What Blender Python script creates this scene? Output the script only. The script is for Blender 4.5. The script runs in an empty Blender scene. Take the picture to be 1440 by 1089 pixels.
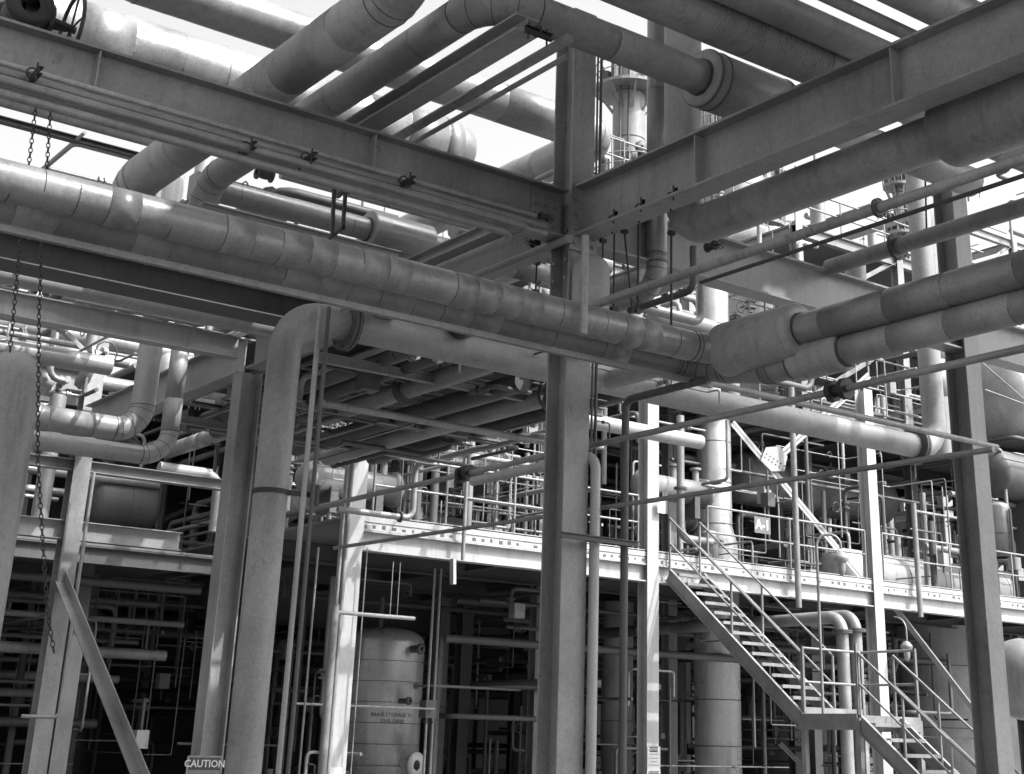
import bpy, math, random
from mathutils import Vector, Matrix
R=math.radians
V=Vector
random.seed(7)
sc=bpy.context.scene
COL=sc.collection
# ---------------------------------------------------------------- camera
F_PX=1986.95; PPX=801.77; PPY=267.83
yaw,pit,rol=R(52.632),R(21.346),R(1.4327)
fw=V((math.cos(pit)*math.cos(yaw),math.cos(pit)*math.sin(yaw),math.sin(pit)))
r0=V((math.sin(yaw),-math.cos(yaw),0)); u0=r0.cross(fw)
RT=r0*math.cos(rol)+u0*math.sin(rol); UP=-r0*math.sin(rol)+u0*math.cos(rol)
O=V((0,0,1.6))
cam=bpy.data.cameras.new('camera'); co=bpy.data.objects.new('camera',cam); COL.objects.link(co)
mt=Matrix((RT,UP,-fw)).transposed().to_4x4(); mt.translation=O; co.matrix_world=mt
cam.sensor_width=36; cam.lens=F_PX/1440*36
cam.shift_x=(720-PPX)/1440; cam.shift_y=-(544.5-PPY)/1440
cam.clip_end=2000; cam.clip_start=.05
sc.camera=co
# ---------------------------------------------------------------- sky, sun, exposure
SUN_EL,SUN_AZ=50,-58          # direction TO the sun: azimuth measured from +X towards +Y
w=bpy.data.worlds.new('World'); sc.world=w; w.use_nodes=True
nt=w.node_tree; nt.nodes.clear()
sky=nt.nodes.new('ShaderNodeTexSky'); sky.sky_type='NISHITA'; sky.sun_disc=False
sky.sun_elevation=R(SUN_EL); sky.sun_rotation=R(90-SUN_AZ); sky.dust_density=7; sky.air_density=1.3
bw=nt.nodes.new('ShaderNodeRGBToBW'); bg=nt.nodes.new('ShaderNodeBackground'); bg.inputs[1].default_value=.15
ow=nt.nodes.new('ShaderNodeOutputWorld')
nt.links.new(sky.outputs[0],bw.inputs[0]); nt.links.new(bw.outputs[0],bg.inputs[0]); nt.links.new(bg.outputs[0],ow.inputs[0])
sl=bpy.data.lights.new('sun','SUN'); sl.energy=2.0; sl.angle=R(.6); so=bpy.data.objects.new('sun',sl); COL.objects.link(so)
sd=V((math.cos(R(SUN_EL))*math.cos(R(SUN_AZ)),math.cos(R(SUN_EL))*math.sin(R(SUN_AZ)),math.sin(R(SUN_EL))))
so.rotation_euler=(-sd).to_track_quat('-Z','Y').to_euler()
sc.view_settings.view_transform='Standard'; sc.view_settings.look='None'; sc.view_settings.gamma=1
sc.view_settings.exposure=1.66
# ---------------------------------------------------------------- pixel -> world helpers (source photo pixels)
def ray(px,py): return fw+RT*((px-PPX)/F_PX)-UP*((py-PPY)/F_PX)
def PX(px,py,x): d=ray(px,py); return O+d*(x/d.x)
def PY(px,py,y): d=ray(px,py); return O+d*(y/d.y)
def PZ(px,py,z): d=ray(px,py); return O+d*((z-1.6)/d.z)
def PD(px,py,D): d=ray(px,py); return O+d*(D/math.hypot(d.x,d.y))
def depth(p): return (p-O).dot(fw)
def rad(px,p): return px*depth(p)/F_PX
def solve(p,axis,px=None,py=None):
    "slide p along the axis until it projects on the pixel column (or row)"
    q=p-O
    if px is not None: k=(px-PPX)/F_PX; n=RT-fw*k
    else: k=-(py-PPY)/F_PX; n=UP-fw*k
    t=-q.dot(n)/axis.dot(n)
    return p+axis*t
AX,AY,AZ=V((1,0,0)),V((0,1,0)),V((0,0,1))
# ---------------------------------------------------------------- materials
def mat(name,base,rough=.5,metal=0.,var=.25,streak=.0,bump=.0,scale=3.,spots=0.,scratch=0.):
    m=bpy.data.materials.new(name); m.use_nodes=True; n=m.node_tree.nodes; l=m.node_tree.links
    b=n['Principled BSDF']; b.inputs['Roughness'].default_value=rough; b.inputs['Metallic'].default_value=metal
    tc=n.new('ShaderNodeTexCoord'); geo=n.new('ShaderNodeNewGeometry')
    def noise(sx,sy,sz,det=6,rg=.6):
        mp=n.new('ShaderNodeMapping'); mp.inputs['Scale'].default_value=(sx,sy,sz)
        l.new(geo.outputs['Position'],mp.inputs[0])
        t=n.new('ShaderNodeTexNoise'); t.inputs['Scale'].default_value=1; t.inputs['Detail'].default_value=det; t.inputs['Roughness'].default_value=rg
        l.new(mp.outputs[0],t.inputs['Vector']); return t
    def mth(op,a,c):
        q=n.new('ShaderNodeMath'); q.operation=op
        for i,v in enumerate((a,c)):
            if isinstance(v,(int,float)): q.inputs[i].default_value=v
            else: l.new(v,q.inputs[i])
        return q.outputs[0]
    def rng(s,a,bb,c,d):
        q=n.new('ShaderNodeMapRange'); q.inputs[1].default_value=a; q.inputs[2].default_value=bb; q.inputs[3].default_value=c; q.inputs[4].default_value=d
        l.new(s,q.inputs[0]); return q.outputs[0]
    big=noise(scale*.35,scale*.35,scale*.35,5).outputs[0]
    fine=noise(scale*9,scale*9,scale*9,4,.7).outputs[0]
    v=mth('MULTIPLY',rng(big,.3,.7,1-var,1+var*.6),rng(fine,.3,.7,1-var*.35,1+var*.35))
    gr=noise(75,75,75,2,.8).outputs[0]; v=mth('MULTIPLY',v,rng(gr,.3,.7,.86,1.14))
    oi=n.new('ShaderNodeObjectInfo'); v=mth('MULTIPLY',v,rng(oi.outputs['Random'],0,1,.9,1.08))
    if streak:
        s=noise(scale*3.1,scale*3.1,scale*.35,7,.7).outputs[0]; v=mth('MULTIPLY',v,rng(s,.5,.72,1,1-streak))
    if spots:
        s=noise(scale*2.2,scale*2.2,scale*1.4,8,.75).outputs[0]; v=mth('MULTIPLY',v,rng(s,.6,.68,1,1-spots))
    v=mth('MULTIPLY',v,base)
    l.new(v,b.inputs['Base Color'])
    rr=rng(big,.3,.7,max(rough-.12,.05),min(rough+.15,1)); l.new(rr,b.inputs['Roughness'])
    if bump:
        bp=n.new('ShaderNodeBump'); bp.inputs['Strength'].default_value=bump; bp.inputs['Distance'].default_value=.01
        l.new(noise(scale*2.5,scale*2.5,scale*2.5,3).outputs[0],bp.inputs['Height']); l.new(bp.outputs[0],b.inputs['Normal'])
    return m
M=dict(
 pipe_b=mat('insulation_jacket_grey_newer_sheet',.245,.45,.1,.3,.25,.4,3,.2), pipe3_b=mat('weathered_pipe_repainted_length',.215,.55,.05,.38,.35,.4,3,.4), alu_b=mat('aluminium_cladding_dull_sheet',.21,.45,.25,.3,.3,.5,3,.3), pipe2_b=mat('insulation_jacket_pale_dull_sheet',.25,.45,.15,.25,.25,.35,2.5,.2),
 steel=mat('grey_painted_steel',.21,.5,0,.4,.22,.3,2.5,.35),
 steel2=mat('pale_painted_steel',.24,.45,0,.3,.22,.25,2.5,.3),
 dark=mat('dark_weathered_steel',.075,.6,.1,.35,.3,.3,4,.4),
 black=mat('greasy_black_iron',.02,.55,.2,.4,0,.4,8),
 pipe=mat('insulation_jacket_grey',.21,.5,.1,.32,.3,.4,2,.25),
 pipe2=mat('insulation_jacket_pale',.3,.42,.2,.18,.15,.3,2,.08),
 pipe3=mat('weathered_pipe_dark_grey',.245,.5,.05,.38,.35,.4,2.5,.4),
 alu=mat('aluminium_cladding',.23,.38,.3,.3,.2,.5,2.6,.22),
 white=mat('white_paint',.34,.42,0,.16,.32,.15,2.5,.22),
 galv=mat('galvanised_steel',.22,.45,.3,.3,.25,.2,5,.1),
 seam=mat('seam_sealant',.05,.7,0,.3),
 tank=mat('tank_cladding',.33,.3,.35,.25,.3,.3,1.6,.2),
 conc=mat('concrete_ground',.19,.9,0,.35,0,.4,1.2,.3),
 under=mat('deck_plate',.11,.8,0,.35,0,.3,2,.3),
 gloom=mat('gloom_steel',.055,.8,0,.4,0,.2,3),  # near-black base carries the shade under and behind the decks
 sign=mat('sign_white',.5,.5,0,.08), signd=mat('sign_dark',.03,.5,0,.1), signg=mat('sign_grey_panel',.14,.5,0,.15), ink=mat('stencil_ink',.07,.7,0,.1),
)
# ---------------------------------------------------------------- mesh builder
def basis(d,up=AZ):
    d=d.normalized(); 
    if abs(d.dot(up))>.98: up=AX if abs(d.x)<.9 else AY
    s=d.cross(up).normalized(); return s,s.cross(d).normalized()
class MB:
    def __init__(s): s.v=[]; s.f=[]; s.sm=[]; s.mi=[]
    def add(s,vs,fs,smooth=False,mi=0):
        o=len(s.v); s.v+=vs
        for f in fs: s.f.append([i+o for i in f]); s.sm.append(smooth); s.mi.append(mi)
    def box(s,a,b,mi=0):
        x0,y0,z0=a; x1,y1,z1=b
        if x0>x1:x0,x1=x1,x0
        if y0>y1:y0,y1=y1,y0
        if z0>z1:z0,z1=z1,z0
        vs=[V((x,y,z)) for x in(x0,x1) for y in(y0,y1) for z in(z0,z1)]
        s.add(vs,[(0,1,3,2),(4,6,7,5),(0,4,5,1),(2,3,7,6),(0,2,6,4),(1,5,7,3)],False,mi); return s
    def ext(s,p0,p1,poly,up=AZ,mi=0):
        "extrude a 2D outline (side,up) from p0 to p1"
        d=p1-p0; a,b=basis(d,up); n=len(poly)
        vs=[p0+a*x+b*y for x,y in poly]+[p1+a*x+b*y for x,y in poly]
        fs=[(i,(i+1)%n,n+(i+1)%n,n+i) for i in range(n)]
        s.add(vs,fs,False,mi); s.add(list(vs),[tuple(range(n))[::-1],tuple(range(n,2*n))],False,mi); return s
    def bar(s,p0,p1,w,h,up=AZ,mi=0): return s.ext(p0,p1,[(-w/2,-h/2),(w/2,-h/2),(w/2,h/2),(-w/2,h/2)],up,mi)
    def ibeam(s,p0,p1,h,w,tf=.02,tw=.014,up=AZ,mi=0):
        H=h/2;W=w/2;t=tw/2
        return s.ext(p0,p1,[(-W,-H),(W,-H),(W,-H+tf),(t,-H+tf),(t,H-tf),(W,H-tf),(W,H),(-W,H),(-W,H-tf),(-t,H-tf),(-t,-H+tf),(-W,-H+tf)],up,mi)
    def angle(s,p0,p1,w,t=.01,up=AZ,mi=0): return s.ext(p0,p1,[(0,0),(w,0),(w,t),(t,t),(t,w),(0,w)],up,mi)
    def chan(s,p0,p1,h,w,t=.012,flip=1,up=AZ,mi=0):
        H=h/2
        P=[(0,-H),(w,-H),(w,-H+t),(t,-H+t),(t,H-t),(w,H-t),(w,H),(0,H)]
        return s.ext(p0,p1,[(x*flip,y) for x,y in P][::flip],up,mi)
    def sweep(s,pts,r,seg=16,mi=0,caps=True,smooth=True):
        "pts: centre points, r: radius or list"
        n=len(pts); rs=r if isinstance(r,(list,tuple)) else [r]*n
        tang=[]
        for i in range(n):
            a=pts[max(i-1,0)];b=pts[min(i+1,n-1)]; t=(b-a)
            if t.length<1e-9: t=tang[-1] if tang else AZ
            tang.append(t.normalized())
        sdir,_=basis(tang[0]); rings=[];
        for i in range(n):
            t=tang[i]; sdir=(sdir-t*sdir.dot(t)).normalized(); b=t.cross(sdir)
            rings.append([pts[i]+(sdir*math.cos(a)+b*math.sin(a))*rs[i] for a in [2*math.pi*k/seg for k in range(seg)]])
        vs=[p for q in rings for p in q]
        fs=[(i*seg+k,i*seg+(k+1)%seg,(i+1)*seg+(k+1)%seg,(i+1)*seg+k) for i in range(n-1) for k in range(seg)]
        s.add(vs,fs,smooth,mi)
        if caps:
            s.add(list(rings[0]),[tuple(range(seg))[::-1]],False,mi); s.add(list(rings[-1]),[tuple(range(seg))],False,mi)
        return s
    def cyl(s,p0,p1,r,seg=16,mi=0,r2=None): return s.sweep([p0,p1],[r,r2 if r2 is not None else r],seg,mi)
    def lathe(s,p,d,prof,seg=24,mi=0,smooth=True):
        "prof: (distance along d, radius)"
        d=d.normalized(); a,b=basis(d); vs=[];fs=[]; n=len(prof)
        for t,rr in prof:
            for k in range(seg):
                an=2*math.pi*k/seg; vs.append(p+d*t+(a*math.cos(an)+b*math.sin(an))*max(rr,1e-4))
        for i in range(n-1):
            for k in range(seg): fs.append((i*seg+k,i*seg+(k+1)%seg,(i+1)*seg+(k+1)%seg,(i+1)*seg+k))
        s.add(vs,fs,smooth,mi); return s
    def ring(s,p,d,r,w,t,seg=20,mi=0):
        return s.lathe(p-d*(w/2),d,[(0,r*.98),(0,r+t),(w,r+t),(w,r*.98)],seg,mi,False)
    def arcring(s,p,d,r,w,t,a0,a1,seg=20,mi=0):
        a,b=basis(d); n=max(3,int(seg*(a1-a0)/6.283)); vs=[]
        for k in range(n+1):
            an=a0+(a1-a0)*k/n; q=a*math.cos(an)+b*math.sin(an); e=t*(1 if 0<k<n else .05)
            vs+=[p-d*(w/2)+q*r*.99,p-d*(w/2)+q*(r+e),p+d*(w/2)+q*(r+e),p+d*(w/2)+q*r*.99]
        s.add(vs,[(4*k+j,4*k+j+1,4*k+j+5,4*k+j+4) for k in range(n) for j in range(3)],False,mi); return s
    def torus(s,c,d,r,t,seg=20,sg=6,mi=0):
        a,b=basis(d); pts=[c+(a*math.cos(q)+b*math.sin(q))*r for q in [2*math.pi*k/seg for k in range(seg+1)]]
        return s.sweep(pts,t,sg,mi,False)
def arc_path(pts,Rb,n=7):
    out=[pts[0]]; marks=[]
    for i in range(1,len(pts)-1):
        a,b,c=pts[i-1],pts[i],pts[i+1]; d1=(b-a);d2=(c-b); l1,l2=d1.length,d2.length; d1=d1/l1;d2=d2/l2
        ang=d1.angle(d2)
        if ang<.02: continue
        Rr=min(Rb,(l1*.48)/math.tan(ang/2) if i>1 else l1*.95/math.tan(ang/2),(l2*.48 if i<len(pts)-2 else l2*.95)/math.tan(ang/2)); T=Rr*math.tan(ang/2)
        p0=b-d1*T; nrm=(d2-d1*d1.dot(d2)).normalized(); cen=p0+nrm*Rr
        for k in range(n+1):
            th=ang*k/n; out.append(cen-nrm*(Rr*math.cos(th))+d1*(Rr*math.sin(th)))
        marks.append((p0,d1)); marks.append((b+d2*T,d2))
    out.append(pts[-1]); return out,marks
def build(name,mb,mats,parent=None,loc=None):
    if isinstance(mats,str): mats=[mats]
    if loc is None: loc=parent['_o'] if parent is not None and '_o' in parent else V((0,0,0))
    loc=V(loc)
    me=bpy.data.meshes.new(name); me.from_pydata([tuple(v-loc) for v in mb.v],[],mb.f)
    me.polygons.foreach_set('use_smooth',mb.sm); me.polygons.foreach_set('material_index',mb.mi)
    for m in mats: me.materials.append(M[m])
    me.update(); o=bpy.data.objects.new(name,me); COL.objects.link(o)
    if parent is not None: o.parent=parent
    else: o.location=loc
    return o
def tag(o,label,cat,group=None):
    o['label']=label; o['category']=cat
    if group: o['group']=group
    return o
ROOTS=[]
def thing(name,label,cat,loc,group=None):
    o=bpy.data.objects.new(name,None); o.empty_display_size=.2; COL.objects.link(o); o.location=loc; o['_o']=tuple(loc); ROOTS.append(o)
    return tag(o,label,cat,group)
def solid(name,label,cat,mb,mats,loc,group=None):
    o=build(name,mb,mats,None,loc); o['_o']=tuple(loc); ROOTS.append(o); return tag(o,label,cat,group)
def struct(name,mb,mats): o=build(name,mb,mats); o['kind']='structure'; return o
def copy_tree(o,loc,label=None,rz=0):
    r=o.copy(); COL.objects.link(r); r.location=loc; r.rotation_euler=(0,0,rz)
    if label: r['label']=label
    for ch in o.children:
        c=ch.copy(); COL.objects.link(c); c.parent=r
        for g in ch.children:
            d=g.copy(); COL.objects.link(d); d.parent=c
    return r
# ---------------------------------------------------------------- pipe
def pipe(label,pts,r,m='pipe',Rb=None,seam=0,flanges=(),sleeves=(),name='process_pipe',cat='pipe',group=None,seg=None,dome=(),phase=0,arcseam=True):
    """flanges: (segment index, fraction); sleeves: (segment index, f0, f1, radius factor)"""
    Rb=Rb or r*3; seg=seg or (28 if r>.09 else 16 if r>.03 else 10)
    path,marks=arc_path(pts,Rb,8 if r>.05 else 5)
    mb=MB(); mb.sweep(path,r,seg,0)
    for e in dome:
        p,d=(pts[0],(pts[0]-pts[1]).normalized()) if e==0 else (pts[-1],(pts[-1]-pts[-2]).normalized())
        mb.lathe(p,d,[(r*.9*math.sin(a),r*math.cos(a)) for a in [math.pi/2*k/6 for k in range(7)]],seg)
    if seam:
        for i in range(len(pts)-1):
            a,b=pts[i],pts[i+1]; L=(b-a).length; d=(b-a)/L
            lo=Rb*1.0 if i>0 else 0; hi=L-(Rb if i<len(pts)-2 else 0)
            sm_=seam[min(i,len(seam)-1)] if isinstance(seam,(list,tuple)) else seam
            t=lo+sm_*(.5+phase)
            while t<hi:
                q_=a+d*t; a0=random.uniform(0,6.28)
                for z_ in range(random.choice((1,2,2,3))):
                    a1=a0+random.uniform(.7,2.6); mb.arcring(q_,d,r,random.uniform(.003,.006)+r*random.uniform(.006,.016),.0012+r*.003,a0,a1,seg,1); a0=a1+random.uniform(.1,.9)
                if random.random()<.5: mb.ring(q_+d*.012,d,r,.008+r*.05,.0008+r*.002,seg,0)
                dt=sm_*random.uniform(.9,1.1)
                if random.random()<.33:
                    e_=min(t+dt,hi)-t-.004
                    if e_>.05: mb.lathe(q_+d*.004,d,[(0,r*.99),(0,r+.0016),(e_,r+.0016),(e_,r*.99)],seg,2,True)
                t+=dt
        if arcseam:
            for p,d in marks: mb.ring(p,d,r,.009,.003+r*.005,seg,1)
            for k in range(len(path)-1):
                if (path[k+1]-path[k]).length<Rb*.45 and k%2==0 and r>.05:
                    mb.ring(path[k],(path[k+1]-path[max(k-1,0)]).normalized(),r,.006,.002+r*.005,seg,1)
    o=solid(name,label,cat,mb,[m,'seam',m+'_b' if m+'_b' in M else m],pts[0],group)
    for i,fr in flanges:
        a,b=pts[i],pts[i+1]; d=(b-a).normalized(); p=a.lerp(b,fr); f=MB(); t=max(r*.22,.012); R2=r*1.55+.012
        f.lathe(p-d*(t*1.15),d,[(0,r*.9),(0,R2),(t,R2),(t,r*1.1),(t*1.3,r*1.1),(t*1.3,R2),(t*2.3,R2),(t*2.3,r*.9)],seg,0,False)
        n=8; s1,s2=basis(d)
        for k in range(n):
            q=p+(s1*math.cos(6.283*k/n)+s2*math.sin(6.283*k/n))*(R2*.86); f.cyl(q-d*t*1.7,q+d*t*1.7,max(r*.07,.005),6)
        build('flange',f,['dark'],o)
    for i,f0,f1,k in sleeves:
        a,b=pts[i],pts[i+1]; d=(b-a).normalized(); L=(b-a).length; p=a+d*(L*f0); q=L*(f1-f0); R2=r*k; c=R2*.3
        f=MB(); pr=[(0,r*.98),(0,R2-c)]+[(c*(1-math.cos(t)),R2-c+c*math.sin(t)) for t in (.4,.8,1.2,1.57)]
        pr+=[(q-c*(1-math.cos(t)),R2-c+c*math.sin(t)) for t in (1.57,1.2,.8,.4)]+[(q,R2-c),(q,r*.98)]
        f.lathe(p,d,pr,32,0); 
        for g in (c*1.2,q-c*1.2): f.ring(p+d*g,d,R2,.012,.004,32,1)
        f.ring(p-d*.01,d,r,.03,.012,28,1)
        build('insulation_sleeve',f,[m,'seam'],o)
    return o
def xr(y,ref,a,b,**k):
    p=PY(ref[0],ref[1],y); return [solve(p,AX,px=a),solve(p,AX,px=b)]
def yr(x,ref,a,b,**k):
    p=PX(ref[0],ref[1],x); return [solve(p,AY,px=a),solve(p,AY,px=b)]
def xpipe(label,y,ref,a,b,rp,m='pipe',**k):
    q=xr(y,ref,a,b); return pipe(label,q,rad(rp,PY(ref[0],ref[1],y)),m,**k)
def ypipe(label,x,ref,a,b,rp,m='pipe',**k):
    q=yr(x,ref,a,b); return pipe(label,q,rad(rp,PX(ref[0],ref[1],x)),m,**k)
def zpipe(label,D,ref,ya,yb,rp,m='pipe',**k):
    p=PD(ref[0],ref[1],D); q=[solve(p,AZ,py=ya),solve(p,AZ,py=yb)]; return pipe(label,q,rad(rp,p),m,**k)
def pxpath(label,spec,rp,m='pipe',**k):
    "spec: world points already"
    return pipe(label,spec,rp,m,**k)
def beam(label,p0,p1,h,w,m='steel',name='steel_beam',cat='steel beam',stiff=0,group=None,up=AZ):
    mb=MB().ibeam(p0,p1,h,w,max(h*.045,.014),max(h*.03,.01),up)
    o=solid(name,label,cat,mb,[m],p0,group)
    return o
def column(label,x,y,z0,z1,w,d,m,flange='y',group=None,name='steel_column'):
    up=AY if flange=='y' else AX
    # outline: 'up' axis is the web direction
    mb=MB().ibeam(V((x,y,z0)),V((x,y,z1)),d,w,.018,.012,up)
    o=solid(name,label,'column',mb,[m],V((x,y,z0)),group)
    b=MB().box((x-w*.8,y-d*.8,z0-.05),(x+w*.8,y+d*.8,z0+.025)); build('base_plate',b,['dark'],o)
    return o
def valve(label,p,d,s=.1,wd=None,m='black',group=None,wheel=1.6,stem=2.2):
    "gate valve, d = pipe direction, wd = stem direction"
    wd=(wd or AZ).normalized(); d=d.normalized()
    o=thing('gate_valve',label,'valve',p,group)
    b=MB(); b.lathe(p-d*s*1.2,d,[(0,s*.4),(0,s),(s*.25,s),(s*.25,s*.55),(s*.8,s*.75),(s*1.6,s*.75),(s*2.15,s*.55),(s*2.15,s),(s*2.4,s),(s*2.4,s*.4)],16)
    b.cyl(p,p+wd*s*1.1,s*.55,12); b.ring(p+wd*s*1.1,wd,s*.55,s*.2,s*.25,12)
    build('valve_body',b,[m],o)
    y=MB(); q=p+wd*s*1.1; e=p+wd*s*stem; a,bb=basis(wd)
    y.cyl(q,e,s*.13,8)
    for sg in(-1,1): y.bar(q+a*s*.4*sg,e+a*s*.18*sg-wd*s*.1,s*.16,s*.16)
    build('yoke',y,[m],o)
    h=MB(); h.torus(e,wd,s*wheel*.6,s*.09,22,6); h.cyl(e-wd*s*.12,e+wd*s*.2,s*.17,8)
    for k in range(5):
        an=6.283*k/5; h.cyl(e,e+(a*math.cos(an)+bb*math.sin(an))*s*wheel*.6,s*.05,6)
    build('handwheel',h,[m],o); return o
def clampblock(label,p,d,L=.3,group=None):
    "channel-iron pipe hanger with U bolts"
    o=thing('pipe_clamp',label,'pipe clamp',p,group); s,u=basis(d)
    b=MB().chan(p-d*L/2,p+d*L/2,.06,.035,.008); build('clamp_channel',b,['black'],o)
    for t in(-.35,.35): build('stud',MB().cyl(p+d*L*t-AZ*.07,p+d*L*t+AZ*.07,.008,6),['black'],o)
    build('u_bolt',MB().torus(p+AZ*.02,d,.045,.007,14,6),['black'],o); return o
def rod(label,p0,p1,r=.008,m='black',clevis=True,name='hanger_rod',group=None):
    o=thing(name,label,'hanger rod',p0,group); b=MB().cyl(p0,p1,r,8); build('rod',b,[m],o)
    if clevis:
        c=MB()
        for p in(p0,p1): c.box(p-V((.03,.02,.02)),p+V((.03,.02,.02))); c.cyl(p-AX*.04,p+AX*.04,.012,8)
        build('clevis',c,['black'],o)
    return o
# ================================================================ SETTING
g=MB(); 
n=24
for i in range(n):
    for j in range(n):
        x0=-600+1200*i/n; y0=-600+1200*j/n; g.add([V((x0,y0,0)),V((x0+50,y0,0)),V((x0+50,y0+50,0)),V((x0,y0+50,0))],[(0,1,2,3)])
struct('ground',g,['conc'])
# ================================================================ NEAR RACK FRAME
X0,Y0=7.9,10.3
GC='steel columns of the near pipe rack'
main=column('thick grey steel column standing in the middle of the photo, from the bottom edge up to the crossing beams',X0,Y0,0,8.6,.28,.30,'steel','y',GC)
b=MB()
for z in (5.72,5.9,6.2,6.45):
    for s in(-.09,.09): b.cyl(V((X0+s,Y0-.165,z)),V((X0+s,Y0-.145,z)),.018,6)
    for s in(-.09,.09): b.cyl(V((X0-.15,Y0+s,z)),V((X0-.125,Y0+s,z)),.018,6)
b.box((X0-.13,Y0-.158,5.62),(X0+.13,Y0-.150,6.62))
build('splice_plate',b,['steel'],main)
column('grey H column with the CAUTION sign at its foot, lit in patches on its web',X0,17.35,0,6.1,.28,.30,'steel','x',GC)
column('grey column near the left edge behind the hanging chain, slanting braces at its foot',X0,23.5,0,8.6,.28,.30,'steel','y',GC)
column('dark column with bright flange edges near the right edge of the photo',13.9,Y0,0,8.7,.28,.30,'steel','y',GC)
# main beams
bx=beam('heavy beam running from the top left corner down to the middle column',V((-4,Y0,6.36)),V((X0-.14,Y0,6.36)),.5,.24,'steel')
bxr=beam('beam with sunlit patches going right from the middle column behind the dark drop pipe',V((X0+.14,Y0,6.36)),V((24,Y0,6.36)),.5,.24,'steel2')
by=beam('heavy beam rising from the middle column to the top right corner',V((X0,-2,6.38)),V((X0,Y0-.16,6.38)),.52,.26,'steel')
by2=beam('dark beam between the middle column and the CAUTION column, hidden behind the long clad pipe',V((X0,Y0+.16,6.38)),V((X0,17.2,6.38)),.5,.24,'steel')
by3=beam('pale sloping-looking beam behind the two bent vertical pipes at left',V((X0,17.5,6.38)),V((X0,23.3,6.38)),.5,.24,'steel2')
cl=MB().box((X0-.16,Y0-.19,5.98),(X0+.16,Y0-.165,6.78))
for z in (6.05,6.2,6.35,6.5,6.65):
    for s_ in(-.11,.11): cl.cyl(V((X0+s_,Y0-.215,z)),V((X0+s_,Y0-.19,z)),.02,6)
build('end_plate',cl,['steel'],by)
cl=MB().box((X0-.52,Y0-.022,6.16),(X0-.17,Y0-.009,6.56))
for z in (6.22,6.32,6.42,6.5):
    for x_ in(-.46,-.34,-.24): cl.cyl(V((X0+x_,Y0-.045,z)),V((X0+x_,Y0-.022,z)),.016,6)
build('cleat_plate',cl,['steel'],bx)
for k_,bm in enumerate((bx,)):
    for x_ in (1.2,3.1,5.6): build('stiffener',MB().box((x_,Y0-.11,6.14),(x_+.014,Y0-.008,6.58)),['steel'],bm)
for y_ in (8.4,6.2,4.4): build('stiffener',MB().box((X0-.12,y_,6.15),(X0-.008,y_+.014,6.61)),['steel'],by)
q=xr(17.35,(160,457),-40,334); beam('sunlit beam crossing the left edge at mid height, ending at the CAUTION column',q[0],q[1],.30,.2,'white')  # white paint carries the brightness of sun on this web
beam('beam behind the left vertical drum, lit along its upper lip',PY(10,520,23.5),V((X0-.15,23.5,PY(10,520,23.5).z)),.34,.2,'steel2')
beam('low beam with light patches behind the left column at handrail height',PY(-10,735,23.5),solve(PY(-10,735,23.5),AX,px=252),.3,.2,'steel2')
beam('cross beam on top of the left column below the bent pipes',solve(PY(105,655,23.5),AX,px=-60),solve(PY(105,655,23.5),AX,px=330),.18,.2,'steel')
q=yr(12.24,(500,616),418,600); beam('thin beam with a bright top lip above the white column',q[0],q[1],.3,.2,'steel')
# flat beam beside diagonal pipes (Y)
q=PZ(640,97,6.76); beam('wide flat-sided beam between the bent pipe and two thin pipes, top centre',solve(q,AY,px=480),solve(q,AY,px=742),.14,.22,'steel2')  # paler paint stands in for light bounced onto this beam
# ================================================================ TOP PIPES
p=PX(425,87,4.74); zf=p.z
pipe('fattest pipe slanting over the heavy beam, upper left',[V((4.74,8.2,zf+2)),V((4.74,8.2,zf)),V((4.74,13.9,zf)),V((4.74,13.9,zf-.62))],rad(36,p),'pipe3',Rb=.42,seam=1.15)
p=PX(560,80,5.45); c=solve(p,AY,px=690); z2=p.z; r2=rad(25,p)
c2=pipe('bent pipe turning a corner at the top centre, with a fat sleeve',[V((5.45,13.6,z2-.9)),V((5.45,13.6,z2)),V((5.45,c.y,z2)),V((11.5,c.y,z2))],r2,'pipe',Rb=.42,seam=1.6)
# sleeve on it
d0=solve(V((7,c.y,z2)),AX,px=985); d1=solve(V((7,c.y,z2)),AX,px=1095)
s=MB(); L=(d1-d0).length; R2=r2*1.72
s.lathe(d0,AX,[(0,r2),(0,R2*.93),(.02,R2),(L,R2),(L+.01,R2*.96),(L+.01,r2)],32)
for t in(.03,.14,L-.03): s.ring(d0+AX*t,AX,R2,.018,.006,32,1)
s.ring(d0-AX*.012,AX,r2,.03,.015,28,1)
build('insulation_sleeve',s,['pipe','seam'],c2)
q=PZ(711,106,6.78); pipe('thicker of two thin pipes slanting to the middle column',[solve(q,AY,px=520),solve(q,AY,px=800)],rad(7.5,q),'pipe3')
q=PZ(711,128,6.74); pipe('thinner of two thin pipes slanting to the middle column',[solve(q,AY,px=540),solve(q,AY,px=800)],rad(4,q),'pipe3')
p=PZ(1100,66,7.0); g1=pipe('fat finely ribbed pipe over the right-hand heavy beam',[solve(p,AX,px=700),solve(p,AX,px=1500)],rad(36,p),'pipe3',seam=1.7)
rb=MB(); a=solve(p,AX,px=985); bq=solve(p,AX,px=1150); t=a.x
while t<bq.x: rb.ring(V((t,p.y,p.z)),AX,rad(36,p),.012,.005,36); t+=.035
build('ribbed_wrap',rb,['pipe3'],g1)
p=PZ(1180,52,7.05); pipe('stained pipe just above the ribbed pipe, top right',[solve(p,AX,px=900),solve(p,AX,px=1480)],rad(23,p),'pipe')
p=PZ(1240,31,6.85); pipe('thin grey pipe crossing the sky in the top right corner',[solve(p,AX,px=1120),solve(p,AX,px=1330)],rad(10,p),'pipe3')
p=PZ(1340,18,7.0); pipe('dark fat pipe filling the top right corner',[solve(p,AX,px=1180),solve(p,AX,px=1520)],rad(30,p),'pipe3')
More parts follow.
